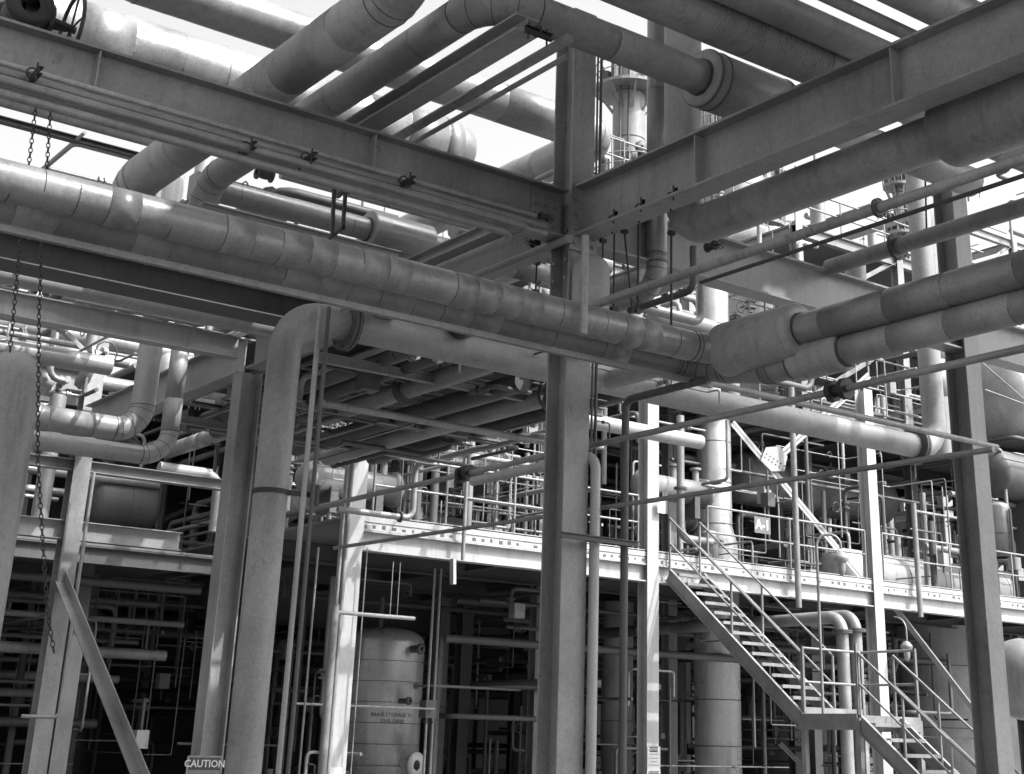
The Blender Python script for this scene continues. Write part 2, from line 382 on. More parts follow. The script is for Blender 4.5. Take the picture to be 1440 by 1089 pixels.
# large duct and pipe behind the beam, top left
p=PY(600,200,15); e=solve(p,AX,px=632)
pipe('wide pale clad vessel with a domed end behind the two thin pipes, upper left',[V((-3,15,p.z)),e],rad(42,p),'alu',seam=.62,dome=(1,),name='horizontal_vessel',cat='vessel')
p=PY(700,144,13.6); e=solve(p,AX,px=848); s0=solve(p,AX,px=150)
pipe('pale pipe in the sky upper left, elbowed at both ends',[s0+AZ*2.5,s0,e,e+AY*7],rad(28,p),'alu',Rb=.36,seam=1.9)
# pipes with sky behind at left between beam and big pipe
p=PY(100,170,15.5); pipe('upper of two plain bars crossing the bright sky at left',[solve(p,AX,px=-40),solve(p,AX,px=250)],rad(7,p),'pipe3')
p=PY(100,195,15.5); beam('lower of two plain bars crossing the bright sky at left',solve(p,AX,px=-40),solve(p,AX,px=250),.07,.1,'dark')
# conduits along the bottom of the beam
for ref,rp,yy,l,m in (((300,174),4,10.12,'top conduit of three clipped under the long heavy beam','pipe3'),((300,186),5,10.08,'middle conduit of three clipped under the long heavy beam','pipe'),((300,198),4.5,10.0,'bottom conduit of three clipped under the long heavy beam','pipe3')):
    p=PY(ref[0],ref[1],yy); pipe(l,[V((-3,yy,p.z)),solve(p,AX,px=768)],rad(rp,p),m,name='conduit',cat='conduit')
for ref,cx,l in (((640,291),752,'outer of two tubes bending left below the heavy beam near the middle column'),((640,307),726,'inner of two tubes bending left below the heavy beam near the middle column')):
    p=PY(ref[0],ref[1],9.95); c=solve(p,AX,px=cx); pipe(l,[V((-3,9.95,p.z)),c,c+AY*3.2],rad(5.5,p),'pipe',Rb=.18)
# clamps on beam
for px,py in ((45,107),(430,225),(568,258),(345,210)):
    clampblock({45:'black pipe clamp on the heavy beam above the chains',430:'black pipe clamp under the heavy beam right of the fattest pipe',568:'large black pipe clamp midway along the heavy beam, above the bent tubes',345:'black pipe clamp under the heavy beam where the fattest pipe crosses'}[px],PY(px,py,10.0),AY,.3,'pipe clamps under the heavy beam')
for px,py,l in ((756,48,'black beam clamp in the sky beside the flat-sided beam'),):
    clampblock(l,PZ(px,py,6.6),AX,.25)
for px,py,l in ((862,312,'black beam clamp nearest the column on the right-hand beam'),(900,296,'middle black beam clamp under the right-hand beam'),(945,280,'black beam clamp furthest up the right-hand beam')):
    clampblock(l,PX(px,py,X0),AX*.6+AY*.8,.42,'beam clamps on the right-hand beam')
for a,bb,l in (((848,339),(846,410),'short thin rod hanging just right of the middle column'),((864,324),(863,436),'thick rod hanging from the beam right of the middle column'),((898,304),(897,438),'long rod hanging beside the clad drop pipe'),((878,326),(889,436),'slightly slanted thin rod between two straight rods'),((755,370),(753,411),'short rod hanging over the clad pipe left of the middle column'),((944,328),(944,500),'longest hanging rod with a ring at its end')):
    p0=PX(a[0],a[1],8.05); p1=PX(bb[0],bb[1],8.05) ; rod(l,p0,p1,.011 if a[0]>890 else .009)
o=valve('small gate valve with a spoked wheel under the dark pipe right of the drop pipe',PX(1000,347,8.25),AY,.045,-AY*.9+AX*.2)
p=PY(420,298,13.5); Ls=[solve(p,AX,px=288),solve(p,AX,px=790)]
Mq=pipe('pale clad pipe with a fat sleeve between the heavy beam and the long clad pipe',Ls,rad(16.5,p),'alu',seam=.75)
def sleeve(parent,a,b,r,k,m,cf=.42):
    d=(b-a).normalized(); q=(b-a).length; R2=r*k; c=R2*cf; f=MB()
    f.lathe(a,d,[(-.0,r*.98)]+[(c*(1-math.cos(t)),R2-c+c*math.sin(t)) for t in (0,.4,.8,1.2,1.57)]+[(q-c*(1-math.cos(t)),R2-c+c*math.sin(t)) for t in (1.57,1.2,.8,.4,0)]+[(q,r*.98)],36)
    for t in (0,q): f.ring(a+d*t,d,r,.03,.012,30,1)
    build('insulation_sleeve',f,[m,'seam'],parent)
sleeve(Mq,solve(p,AX,px=516),solve(p,AX,px=602),rad(16.5,p),1.75,'alu',.12)
p=PY(420,326,13.1); beam('narrow pale beam with sun patches just above the long clad pipe',solve(p,AX,px=282),solve(p,AX,px=560),.1,.12,'white')
p=PY(530,282,13.0); pipe('dark pipe above the pale sleeved pipe',[solve(p,AX,px=395),solve(p,AX,px=700)],rad(6.5,p),'pipe3',flanges=((0,.25),))
p=PY(600,365,12.8); beam('pale cross beam right of the sleeved pipe',solve(p,AY,px=560),solve(p,AY,px=735),.14,.16,'steel2')
o=thing('pipe_hanger','trapeze hanger over the pale sleeved pipe','pipe hanger',PY(466,260,11.2))
for a,bb in (((470,262),(467,332)),((487,255),(482,323)),((463,336),(484,320))): build('hanger_bar',MB().bar(PY(*a,11.2),PY(*bb,11.2),.03,.03),['dark'],o)
valve('small handwheel valve above the trapeze hanger',PY(478,262,11.0),AX,.05,AX)
valve('small valve cluster behind the fattest pipe, left of the trapeze hanger',PY(372,245,12),AX,.07,AZ,'dark')
for px,rr in ((839,1.6),(844,2.2)):
    p=PY(px,200,11); pipe('thin conduit climbing beside the middle column, %s'%('left one' if px==839 else 'right one'),[solve(p,AZ,py=640),solve(p,AZ,py=60)],rad(rr,p),'dark',name='conduit',cat='conduit')
# ================================================================ LONG CLAD PIPES (P1,P2)
p=PY(640,407,8.9); zz=p.z; x8=8.5
P1=pipe('long clad pipe crossing from the left edge, bending to run off the right edge',[V((-3,8.9,zz)),V((x8,8.9,zz)),V((x8,-1,zz))],rad(24.5,p),'alu',Rb=.34,seam=(.21,.62))
p2=PY(640,438,9.3); z2b=p2.z; r2b=rad(21,p2)
P2_=pipe('second clad pipe tucked under the long clad pipe, bending beside it',[V((-3,9.3,z2b)),V((8.72,9.3,z2b)),V((8.6,8.35,4.63)),V((8.6,-1,4.63))],r2b*1.05,'pipe',Rb=.34,seam=(.28,.6),phase=.3)
# sleeves as parts
pp=V((x8,5,zz)); sleeve(P1,solve(pp,AY,px=1128),solve(pp,AY,px=1016),.135,1.78,'pipe3',.26)
pp=V((8.6,5,4.63)); sleeve(P2_,solve(pp,AY,px=1190),solve(pp,AY,px=1118),r2b*1.05,1.28,'pipe3',.3)
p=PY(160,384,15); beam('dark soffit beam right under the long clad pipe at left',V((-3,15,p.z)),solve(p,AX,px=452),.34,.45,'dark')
p=PY(160,356,9.2); b=MB(); e=solve(p,AX,px=1000); b.bar(V((-3,9.2,p.z)),e,.05,.045)
t=-2.6
while t<e.x: b.box((t,9.172,p.z-.026),(t+.02,9.228,p.z+.026)); t+=.27
solid('pipe_tray','thin ribbed angle tray running under the long clad pipe','pipe tray',b,['pipe'],V((-3,9.2,p.z)))
# stub against column and small drop pipe
pipe('short fat round insulated pipe standing against the middle column above the clad pipe',[V((7.87,9.95,4.98)),V((7.87,9.95,5.74))],.178,'pipe3',seam=.5,dome=(1,))
p=PY(822,400,8.7); pipe('thin vertical pipe crossing in front of the clad pipe at the middle column',[solve(p,AZ,py=470),solve(p,AZ,py=332)],rad(5.5,p),'pipe3')
p=PX(725,366,7.7); pipe('thin slanting pipe meeting the round insulated stub from the left',[solve(p,AY,px=668),solve(p,AY,px=800)],rad(6,p),'pipe3')
valve('small gate valve with a wheel left of the middle column below the heavy beam',PX(752,342,7.75),AY,.04,AX*-1)
valve('dark small valve on the bottom flange beside the middle column',PY(765,305,9.95),AX,.04,AX)
# k, V2 riser
p=PX(1100,274,8.5); rk=rad(29.5,p); cn=solve(p,AY,px=962)
k=pipe('dark fat pipe under the right-hand beam, rising at its far end',[V((8.5,-1,p.z)),V((8.5,cn.y,p.z)),V((8.5,cn.y,p.z+6))],rk,'pipe3',Rb=.34)
sleeve(k,solve(p,AY,px=1327),solve(p,AY,px=1560),rk,1.6,'pipe3',.3)
# l/V1/m
p=PX(924,360,8.9); cc=solve(p,AZ,py=408)
pipe('clad drop pipe right of the middle column with an elbow at its foot',[p+AZ*5,cc,cc+AY*2.2],rad(15,p),'alu',Rb=.28,seam=.9)
p=PX(975,370,8.3); cc=solve(p,AZ,py=408); pipe('black thin pipe with a bend hanging beside the dark fat pipe',[solve(p,AZ,py=347),cc,solve(cc,AY,px=885)],rad(5,p),'dark',Rb=.1)
p=PX(1050,356,7.55); pipe('thin pipe rising right with a flanged joint below the dark fat pipe',[solve(p,AY,px=835),solve(p,AY,px=1460)],rad(7,p),'pipe3',flanges=((0,.71),))
p=PX(1120,353,7.7); pipe('thin bar running just under the flanged thin pipe',[solve(p,AY,px=985),solve(p,AY,px=1460)],rad(3,p),'dark')
# r pipe, flanged
p=PX(1290,338,11.5); pipe('light flanged pipe hung on a wire clevis at right',[solve(p,AY,px=1165),solve(p,AY,px=1460)],rad(12,p),'pipe',flanges=((0,.36),))
rod('thin wire holding the light flanged pipe at right',PX(1301,245,11.5),PX(1303,325,11.5),.01)
# B rods
p=PX(1326,516,8.25); B5=pipe('long thin pipe slanting behind the middle column, clamped twice',[solve(p,AY,px=434),solve(p,AY,px=1460)],rad(5.5,p),'pipe3',flanges=())
for px in (655,1180):
    a=solve(p,AY,px=px); f=MB(); f.lathe(a-AY*.09,AY,[(0,.03),(0,.085),(.05,.085),(.05,.05),(.13,.05),(.13,.085),(.18,.085),(.18,.03)],12,0,False); build('coupling',f,['black'],B5)
pts=[PX(a,bb,8.3) for a,bb in ((470,771),(580,758),(690,743),(830,722),(960,705),(1110,682),(1242,659),(1397,632))]
pipe('lowest thin slanting rail behind the middle column, sagging at left',pts,rad(3.2,pts[3]),'galv',Rb=.5)
p=PY(1200,584,9.6); pipe('thin straight pipe crossing above the low elbowed pipe to the right column',[solve(p,AX,px=535),solve(p,AX,px=1402)],rad(4.3,p),'pipe3')
# w/v long low pipe with riser
p=PY(640,490,14); pr=PY(353,970,14); e=solve(p,AX,px=1316)
W=pipe('long low pipe rising from the ground at left and turning up beside the right column',[V((pr.x,14,-.2)),V((pr.x,14,p.z)),V((e.x,14,p.z)),V((e.x,14,p.z+6))],.182,'steel',Rb=.42,flanges=((1,(solve(p,AX,px=489).x-pr.x)/(e.x-pr.x)),(1,.955)))
st=MB(); zc=PY(385,693,14).z; st.ring(V((pr.x,14,zc)),AZ,.182,.05,.012,28); st.bar(V((pr.x,13.9,zc)),V((pr.x+.45,13.85,zc)),.04,.05); st.cyl(V((pr.x+.42,13.8,zc-.12)),V((pr.x+.42,13.8,zc+.1)),.05,10); build('pipe_strap',st,['black'],W)
# dark and light vertical pipes beside the column + bracket
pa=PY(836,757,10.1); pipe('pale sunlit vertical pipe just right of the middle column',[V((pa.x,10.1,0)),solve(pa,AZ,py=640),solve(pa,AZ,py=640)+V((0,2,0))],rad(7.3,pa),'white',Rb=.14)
pd=PY(878,760,10.1); ct=solve(pd,AZ,py=563); pipe('dark vertical pipe right of the pale one, bent at its top',[V((pd.x,10.1,0)),ct,solve(ct,AY,px=990)],rad(5.6,pd),'dark',Rb=.09)
b=MB(); a=PY(788,752,9.98); e=solve(a,AX,px=897); b.chan(a,e,.05,.03,.008)
o=thing('pipe_bracket','dark bracket bar clamping both vertical pipes to the middle column','bracket',a); build('bracket_bar',b,['dark'],o)
for q in(pa,pd):
    u=MB().torus(V((q.x,10.1,a.z)),AZ,.058,.008,18,6); build('u_bolt',u,['black'],o)
# twin conduits at left of centre
for ref,rp,m,l in (((451,432),3.8,'galv','lighter of two tall conduits in front of the riser at left'),((463,432),3,'dark','darker of two tall conduits in front of the riser at left')):
    p=PY(ref[0],ref[1],10.0); pipe(l,[V((p.x,10,0)),p],rad(rp,p),m,name='conduit',cat='conduit')
# left drum + chains + chain valve
p=PD(2,620,13); pipe('round-topped vertical pipe cut by the left edge',[V((p.x,p.y,0)),solve(p,AZ,py=530)],rad(41,p),'pipe3',dome=(1,),name='vertical_vessel',cat='vessel')
def chain(label,pix,y,link=.05):
    pts=[PY(a,bb,y) for a,bb in pix]; mb=MB(); acc=0; i=0
    for a,bb in zip(pts,pts[1:]):
        L=(bb-a).length; n=max(1,int(L/(link*.72)))
        d=(bb-a)/L
        for kx in range(n):
            c=a+d*(L*(kx+.5)/n); s,_=basis(d); ax=s if i%2 else d.cross(s); i+=1
            pp=[]
            side=d.cross(ax)
            for j in range(9):
                t=2*math.pi*j/8; pp.append(c+d*(math.cos(t)*link*.5)+side*(math.sin(t)*link*.28))
            mb.sweep(pp,link*.085,5,0,False)
    return solid('hanging_chain',label,'chain',mb,['black'],pts[0],'operating chains of the overhead valve')
chain('left one of two thin chains hanging from the valve in the top left corner',((52,110),(52,137),(41,228),(30,321),(19,442),(14,495)),10.5)
chain('right, longer one of two thin chains, reaching almost to the ground at left',((73,116),(72,144),(66,234),(59,328),(55,442),(53,642),(60,760),(67,862),(76,918)),10.5)
vl=valve('big chain-wheel valve in the top left corner above the heavy beam',PY(30,20,11.2),AY,.2,AX,'black',None,2.6,2.1)
# ================================================================ LEFT MIDDLE
p=PY(200,425,16.2); pipe('sunlit pipe in light and shade stripes below the soffit beam at left',[V((-2,16.2,p.z)),solve(p,AX,px=408)],rad(14,p),'pipe2')
p=PY(208,520,18.7); c=solve(p,AZ,py=608); pipe('left one of two pale vertical pipes that bend left at their feet',[p+AZ*3.2,c,V((-2,c.y,c.z))],rad(16.5,p),'pipe2',Rb=.36,seam=.62)
p=PY(250,520,18.2); c=solve(p,AZ,py=645); pipe('right one of two pale vertical pipes that bend left at their feet',[p+AZ*3.2,c,V((-2,c.y,c.z))],rad(12.5,p),'pipe2',Rb=.36,seam=.8)
p=PX(530,535,10.6); pipe('light clad pipe slanting under the low elbowed pipe, seams close together',[solve(p,AY,px=235),solve(p,AY,px=660)],rad(13,p),'alu',seam=.45)
p=PY(640,600,16); pipe('thin level pipe in front of the handrails left of the middle column',[solve(p,AX,px=455),solve(p,AX,px=800)],rad(5,p),'pipe3')
p=PY(700,568,19); pipe('pipe with square sunlit patches behind the middle column',[solve(p,AX,px=480),solve(p,AX,px=985)],rad(11,p),'pipe2')
# brace at left
a=PX(88,812,7.9); bb=PX(208,1110,7.9)
b=MB(); b.angle(a,bb,.16,.02); solid('diagonal_brace','dark diagonal brace with streaks of sun at lower left','brace',b,['steel'],a)
a=PY(78,462,23.4); bb=PY(121,505,23.4); solid('diagonal_brace','short brace from the top of the left column to the beam','brace',MB().angle(a,bb,.12,.015),['steel2'],a)
p=PY(107,838,23.0); q0=solve(p,AZ,py=1009); pipe('thin conduit beside the left column, bent at the foot',[solve(p,AZ,py=665),q0,solve(q0,AX,px=30)],rad(2.6,p),'galv',Rb=.08,name='conduit',cat='conduit')
# elbowed pipe onto the deck
p=PY(475,716,21.2); c=solve(p,AX,px=580); c2_=solve(c,AZ,py=653)
pipe('pale thin pipe leaving the deck rail, bent up and then towards the middle column',[p,c,c2_,solve(c2_,AY,px=775)],rad(4.6,p),'galv',Rb=.16,flanges=((0,.83),))
# ================================================================ DECK
YD=22.; XA=12.1; XB=46.; ZD=5.2
dk=thing('process_deck','wide elevated deck with a white fascia and slotted toe beam','platform',V((XA,YD,ZD)))
slots=MB(); web=MB(); kick=MB(); fl=MB()
kick.box((XA,YD-.10,5.09),(XB,YD-.06,5.22)); kick.box((XA,YD-.10,5.185),(XB,YD+.02,5.205))
fl.box((XA,YD-.085,4.955),(XB,YD-.055,5.087))
t=XA+.3
while t<XB:
    for s in range(10):
        if random.random()<.88: w_=random.uniform(.04,.09); h_=random.uniform(.02,.035); z_=5.02+random.uniform(-.01,.01); slots.box((t,YD-.089,z_-h_),(t+w_,YD-.083,z_+h_))
        t+=.2+random.uniform(-.01,.01)
    t+=.3
web.ibeam(V((XA,YD,4.775)),V((XB,YD,4.775)),.34,.24,.022,.014)
build('fascia_beam',web,['white'],dk); build('toe_plate',kick,['white'],dk); fl.add(slots.v,slots.f,False,1); build('slotted_plate',fl,['white','dark'],dk)
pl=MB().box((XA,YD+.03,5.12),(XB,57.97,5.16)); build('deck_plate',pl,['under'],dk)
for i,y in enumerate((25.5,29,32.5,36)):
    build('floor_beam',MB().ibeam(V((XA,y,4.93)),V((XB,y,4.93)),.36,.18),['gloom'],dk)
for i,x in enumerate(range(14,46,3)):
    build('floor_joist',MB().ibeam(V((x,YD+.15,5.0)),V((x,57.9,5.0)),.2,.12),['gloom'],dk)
GD='white steel columns along the deck front'
column('brightest white column under the left end of the deck',12.24,YD,0,6.5,.30,.30,'white','y',GD)
column('column right of the middle column with a white face and the notice sign',19.0,YD,0,8.8,.30,.30,'white','y',GD)
column('column with a white face between the stair landing and the right column',25.75,YD,0,9.6,.30,.30,'white','y',GD)
column('far right deck column behind the dark right column',32.5,YD,0,9.6,.30,.30,'white','y',GD)
GU='dark columns deep under the deck'
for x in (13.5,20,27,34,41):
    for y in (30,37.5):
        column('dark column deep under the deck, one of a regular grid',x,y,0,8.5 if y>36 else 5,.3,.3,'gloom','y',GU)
# railing
def railing(label,a,b,n,m='galv',h=1.08,mid=(.55,),group=None,toe=False,rr=.024):
    o=thing('handrail',label,'handrail',a,group)
    build('top_rail',MB().cyl(a+AZ*h,b+AZ*h,rr,8),[m],o)
    for q in mid: build('mid_rail',MB().cyl(a+AZ*q,b+AZ*q,rr*.85,8),[m],o)
    for i in range(n+1):
        p=a.lerp(b,i/n); build('post',MB().cyl(p,p+AZ*h,rr,8),[m],o)
    if toe: build('toe_board',MB().bar(a+AZ*.06,b+AZ*.06,.01,.1),[m],o)
    return o
railing('long handrail on the deck edge left of the middle column',V((12.6,YD-.03,ZD)),V((18.7,YD-.03,ZD)),4)
railing('handrail on the deck edge between the stairs and the right white column',V((20.6,YD-.03,ZD)),V((25.5,YD-.03,ZD)),2)
railing('handrail on the deck edge right of the right white column',V((26.1,YD-.03,ZD)),V((32.2,YD-.03,ZD)),5)
railing('low handrail deep on the deck in front of the tube bundles',V((13,26,ZD)),V((19,26,ZD)),4,'galv')
# X brace with gusset
def gus(label,segs,plate,w=.16):
    o=thing('cross_brace',label,'brace',segs[0][0])
    for a,b in segs: build('brace_member',MB().bar(a,b,w,.02,AY).bar(a+AY*.03,b+AY*.03,.02,.08,AY),['white'],o)
    pm=MB(); c=plate; sx,sz=.42,.3; poly=[(-sx,-.1),(-.1,-sz),(.3,-sz*.8),(sx,.1),(.2,sz),(-.25,sz*.7)]
    pm.add([V((c.x+x,c.y-.02,c.z+z)) for x,z in poly]+[V((c.x+x,c.y-.005,c.z+z)) for x,z in poly],[(5,4,3,2,1,0),(6,7,8,9,10,11)]+[(i,(i+1)%6,6+(i+1)%6,6+i) for i in range(6)])
    build('gusset_plate',pm,['white'],o)
    bt=MB()
    for i in range(12):
        x=-.3+.055*i; bt.cyl(V((c.x+x,c.y-.035,c.z-.1+x*.0+(.08 if i%2 else -.02)+x*-.35)),V((c.x+x,c.y-.018,c.z-.1+(.08 if i%2 else -.02)+x*-.35)),.014,6)
    build('bolt',bt,['black'],o)
gus('white crossing braces with a bolted plate above the deck near the stair head',[(PY(1030,595,22.05),PY(1211,812,22.05)),(PY(1085,652,22.09),PY(1222,528,22.09))],PY(1088,645,22.0))
# poles
p=PY(1118,700,21.75); pipe('tall pale pole in front of the deck left of the lamp post',[solve(p,AZ,py=855),solve(p,AZ,py=545)],rad(4.3,p),'galv')
p=PY(1289,780,21.75); pipe('shorter pale pole in front of the deck right of the right white column',[solve(p,AZ,py=868),solve(p,AZ,py=708)],rad(3.9,p),'galv')
for px,y0,y1,rp,D,l in ((484,650,1100,2.6,YD-.35,'left thin pipe beside the brightest white column'),(491,640,1100,3.2,YD-.3,'right thin pipe beside the brightest white column'),(452,770,1100,1.6,YD-.5,'thinnest conduit left of the brightest white column')):
    p=PY(px-12,860,D); pipe(l,[V((p.x,D,0)),solve(p,AZ,py=y0)],rad(rp,p),'galv')
p=PY(510,860,YD-.3); pipe('thin sunlit conduit on the right edge of the brightest white column',[V((p.x,YD-.3,0)),solve(p,AZ,py=770)],.012,'galv',name='conduit',cat='conduit')
p=PY(470,861,YD-.6); q=solve(p,AX,px=583); pipe('thin level pipe beside the tank top with two hangers',[p,q],rad(2.8,p),'white')
for px in (548,558): rod('thin wire hanger above the tank, %s'%('left one' if px==548 else 'right one'),solve(p,AX,px=px),solve(p,AX,px=px)+AZ*.9,.008,'galv',False)
p=PY(640,790,YD-.2); q=p-AZ*.0; solid('bracket_post','short white channel post hanging below the fascia','bracket',MB().bar(PY(637,786,YD-.2),PY(637,822,YD-.2),.12,.06),['white'],PY(637,786,YD-.2))
p=PY(655,700,YD-.25); pipe('thin pipe crossing the fascia left of the middle column',[solve(p,AZ,py=788),solve(p,AZ,py=668)],rad(2.8,p),'galv')
# ================================================================ STAIRS
S0=PY(941,800,21.85); xs=S0.x; S1=PX(1128,1003,xs); WD=.86
def flight(label,a,b,n,rail_l=True,posts=3,group=None,postx=None):
    "a top, b bottom (nosing line, left stringer); runs in -Y"
    o=thing('steel_staircase',label,'stairs',b)
    W=AX*WD
    build('stringer',MB().chan(a-AZ*.12,b-AZ*.12,.26,.06,.012),['galv'],o)
    build('stringer',MB().chan(a+W-AZ*.12,b+W-AZ*.12,.26,.06,.012,-1),['galv'],o)
    for i in range(n):
        f=(i+.6)/n; p=a.lerp(b,f); t=MB()
        t.box((p.x+.02,p.y-.12,p.z-.015),(p.x+WD-.02,p.y+.12,p.z+.012)); t.box((p.x+.02,p.y-.13,p.z-.04),(p.x+WD-.02,p.y-.115,p.z+.016))
        build('tread',t,['galv'],o)
    for s,off in((0,V((.02,0,0))),(1,W-V((.02,0,0)))):
        h=1.0
        r=MB().sweep([a+off+AZ*h,b+off+AZ*h],.023,8); build('handrail',r,['galv'],o)
        build('mid_rail',MB().cyl(a+off+AZ*.5,b+off+AZ*.5,.02,8),['galv'],o)
        for i in range(posts+1):
            p=a.lerp(b,i/posts)+off; build('post',MB().cyl(p-AZ*.1,p+AZ*h,.024,8),['galv'],o)
    return o
flight('upper staircase from the deck down to the small landing',S0,S1,14,posts=2)
zl=S1.z-.03; L1=S1.y-.05; Lp=PX(1208,1012,xs); L2=Lp.y
la=thing('stair_landing','small landing between the two flights, with handrails','landing',V((xs,L2,zl)))
xr_=xs+1.55
build('landing_plate',MB().box((xs-.02,L2,zl-.05),(xr_,L1,zl)),['galv'],la)
build('landing_frame',MB().box((xs-.05,L2,zl-.24),(xs,L1+.1,zl+.02)).box((xs,L2-.05,zl-.24),(xr_,L2-.0,zl-.002)).box((xr_,L2,zl-.24),(xr_+.04,L1,zl+.01)),['galv'],la)
for x,y in((xs,L1),(xs,L2),(xr_,L1),(xr_,L2)):
    build('leg',MB().bar(V((x,y,0)),V((x,y,zl-.05)),.09,.09),['galv'],la)
    build('post',MB().bar(V((x,y,zl)),V((x,y,zl+1.15)),.045,.045),['galv'],la)
for z in (1.12,.55):
    build('rail',MB().cyl(V((xs,L1,zl+z)),V((xr_,L1,zl+z)),.022,8),['galv'],la)
    build('rail',MB().cyl(V((xr_,L1,zl+z)),V((xr_,L2,zl+z)),.022,8),['galv'],la)
build('toe_board',MB().box((xs,L1-.01,zl),(xr_,L1+.0,zl+.13)),['galv'],la)
build('knee_brace',MB().angle(V((xs,L1+.6,zl-.5)),V((xs,L1,zl-.9)),.06),['galv'],la)
xsS=xs; sb=V((xs,L2-.02,zl)); n2=9; sl_=(S1.z-S0.z)/(S1.y-S0.y); eb=V((xs,L2-zl/sl_,0.05))
WD=.95
flight('lower staircase from the landing down to the ground at the bottom right',sb,eb,n2,posts=3)
# lamps
def lamp(label,path,head,rp,rz=.0):
    o=thing('gooseneck_lamp',label,'lamp',path[0]); pa_,_=arc_path(path,.35,8)
    build('lamp_pole',MB().sweep(pa_,rp,8),['galv'],o)
    h=MB().lathe(head+AZ*.2,-AZ,[(0,.03),(.03,.09),(.06,.10),(.08,.13),(.14,.14),(.2,.08)],16); build('lamp_head',h,['steel2'],o)
    build('lens',MB().lathe(head+AZ*.0,-AZ,[(0,.075),(.12,.07),(.2,.05),(.23,.01)],14),['galv'],o)
p=PX(1158,1013,xs+.15); t=solve(p,AZ,py=752); hd=PD(1182,765,math.hypot(t.x,t.y)); 
lamp('tall gooseneck lamp standing on the stair landing',[p,V((t.x,t.y,t.z)),V((hd.x,hd.y,t.z)),V((hd.x,hd.y,t.z-.25))],V((hd.x,hd.y,t.z-.5)),.026)
p=PY(1257,868,21.8); e=PY(1274,880,21.5); 
lamp('gooseneck lamp hanging from the column behind the landing',[p,V((e.x,e.y,p.z)),V((e.x,e.y,PY(1274,905,21.5).z))],PY(1275,915,21.5),.018)
# two big pipes dropping beside the landing
for px,l,yy in ((1187,'left one of two fat pipes dropping behind the stair landing',20.3),(1206,'right one of two fat pipes dropping behind the stair landing',20.3)):
    p=PY(px,950,yy); c=solve(p,AZ,py=868 if px<1200 else 866); pipe(l,[V((p.x,yy,0)),c,V((c.x,c.y+8,c.z))],rad(8.8,p),'galv' if px<1200 else 'pipe',Rb=.3,flanges=((0,.93),))
# ================================================================ SIGNS
def text_mesh(s,size,bold=0.):
    cu=bpy.data.curves.new('t','FONT'); cu.body=s; cu.size=size; cu.align_x='CENTER'; cu.align_y='CENTER'; cu.offset=bold; cu.resolution_u=2
    o=bpy.data.objects.new('t',cu); COL.objects.link(o); bpy.context.view_layer.update()
    me=bpy.data.meshes.new_from_object(o.evaluated_get(bpy.context.evaluated_depsgraph_get()))
    vs=[v.co.copy() for v in me.vertices]; fs=[tuple(f.vertices) for f in me.polygons]
    bpy.data.objects.remove(o); bpy.data.curves.remove(cu); bpy.data.meshes.remove(me); return vs,fs
def sign(label,c,w,h,face,items,name='notice_sign',board='sign',frame=None,rot=0):
    "face: outward normal ('-y'); items: (text,size,dx,dz,mat) or ('#',w,h,dx,dz,mat)"
    o=thing(name,label,'sign',c); f=-AY; r=AX
    if rot: r=V((math.cos(rot),math.sin(rot),0)); f=V((math.sin(rot),-math.cos(rot),0))
    def P(x,z,d): return c+r*x+AZ*z+f*d
    def plate(w,h,dx,dz,d0,d1,mb):
        q=[(-w/2,-h/2),(w/2,-h/2),(w/2,h/2),(-w/2,h/2)]
        mb.add([P(dx+x,dz+z,d1) for x,z in q]+[P(dx+x,dz+z,d0) for x,z in q],[(0,1,2,3),(7,6,5,4)]+[(i,i+4,(i+1)%4+4,(i+1)%4) for i in range(4)])
    mb=MB(); plate(w,h,0,0,0,.006,mb); build('board',mb,[board],o)
    if frame: 
        mb=MB()
        for a in ((w,.012,0,h/2),(w,.012,0,-h/2),(.012,h,w/2,0),(.012,h,-w/2,0)): plate(*a,.0,.010,mb)
        build('frame',mb,[frame],o)
    for it in items:
        mb=MB()
        if it[0]=='#': plate(it[1],it[2],it[3],it[4],.006,.009,mb); build('panel',mb,[it[5]],o)
        else:
            vs,fs=text_mesh(it[0],it[1],it[1]*.02 if len(it)<6 else it[5]); mb.add([P(it[2]+v.x,it[3]+v.y,.012) for v in vs],fs); build('lettering',mb,[it[4]],o)
    return o
c=PY(287,1079,17.17); sign('dark CAUTION sign at the foot of the patchy column, bottom left',c+AZ*-.05,.44,.34,'-y',[('#',.40,.135,0,.085,'signd'),('CAUTION',.115,0,.085,'sign'),('DO NOT ENTER',.04,0,-.04,'ink'),('AUTHORIZED PERSONNEL',.03,0,-.1,'ink')],board='signg',frame='steel2')
c=PY(919,1073,21.8); sign('white NOTICE sign with small print on the column right of the middle',c,.33,.58,'-y',[('#',.2,.09,0,.235,'signd'),('NOTICE',.065,0,.235,'sign'),('HARD HATS AND',.028,0,.15,'ink'),('EAR PROTECTION',.028,0,.08,'ink'),('REQUIRED IN',.028,0,.02,'ink'),('THIS PROCESS AREA',.028,0,-.04,'ink'),('#',.28,.12,0,-.2,'signg'),('CAUTION',.05,0,-.2,'ink')],frame='galv')
c=PY(930,712,21.75); sign('small blank white plate on the column by the stair head',c,.2,.28,'-y',[],name='small_plate',board='sign')
c=PY(1072,739,22.8); sign('A-1 sign in white letters behind the stair handrail',c,.5,.36,'-y',[('A-1',.3,0,0,'sign',.012)],board='signg')
c=PY(471,1087,21.8); sign('white plate with a dark dot at the foot of the brightest column',c,.24,.16,'-y',[],name='small_plate',board='sign')
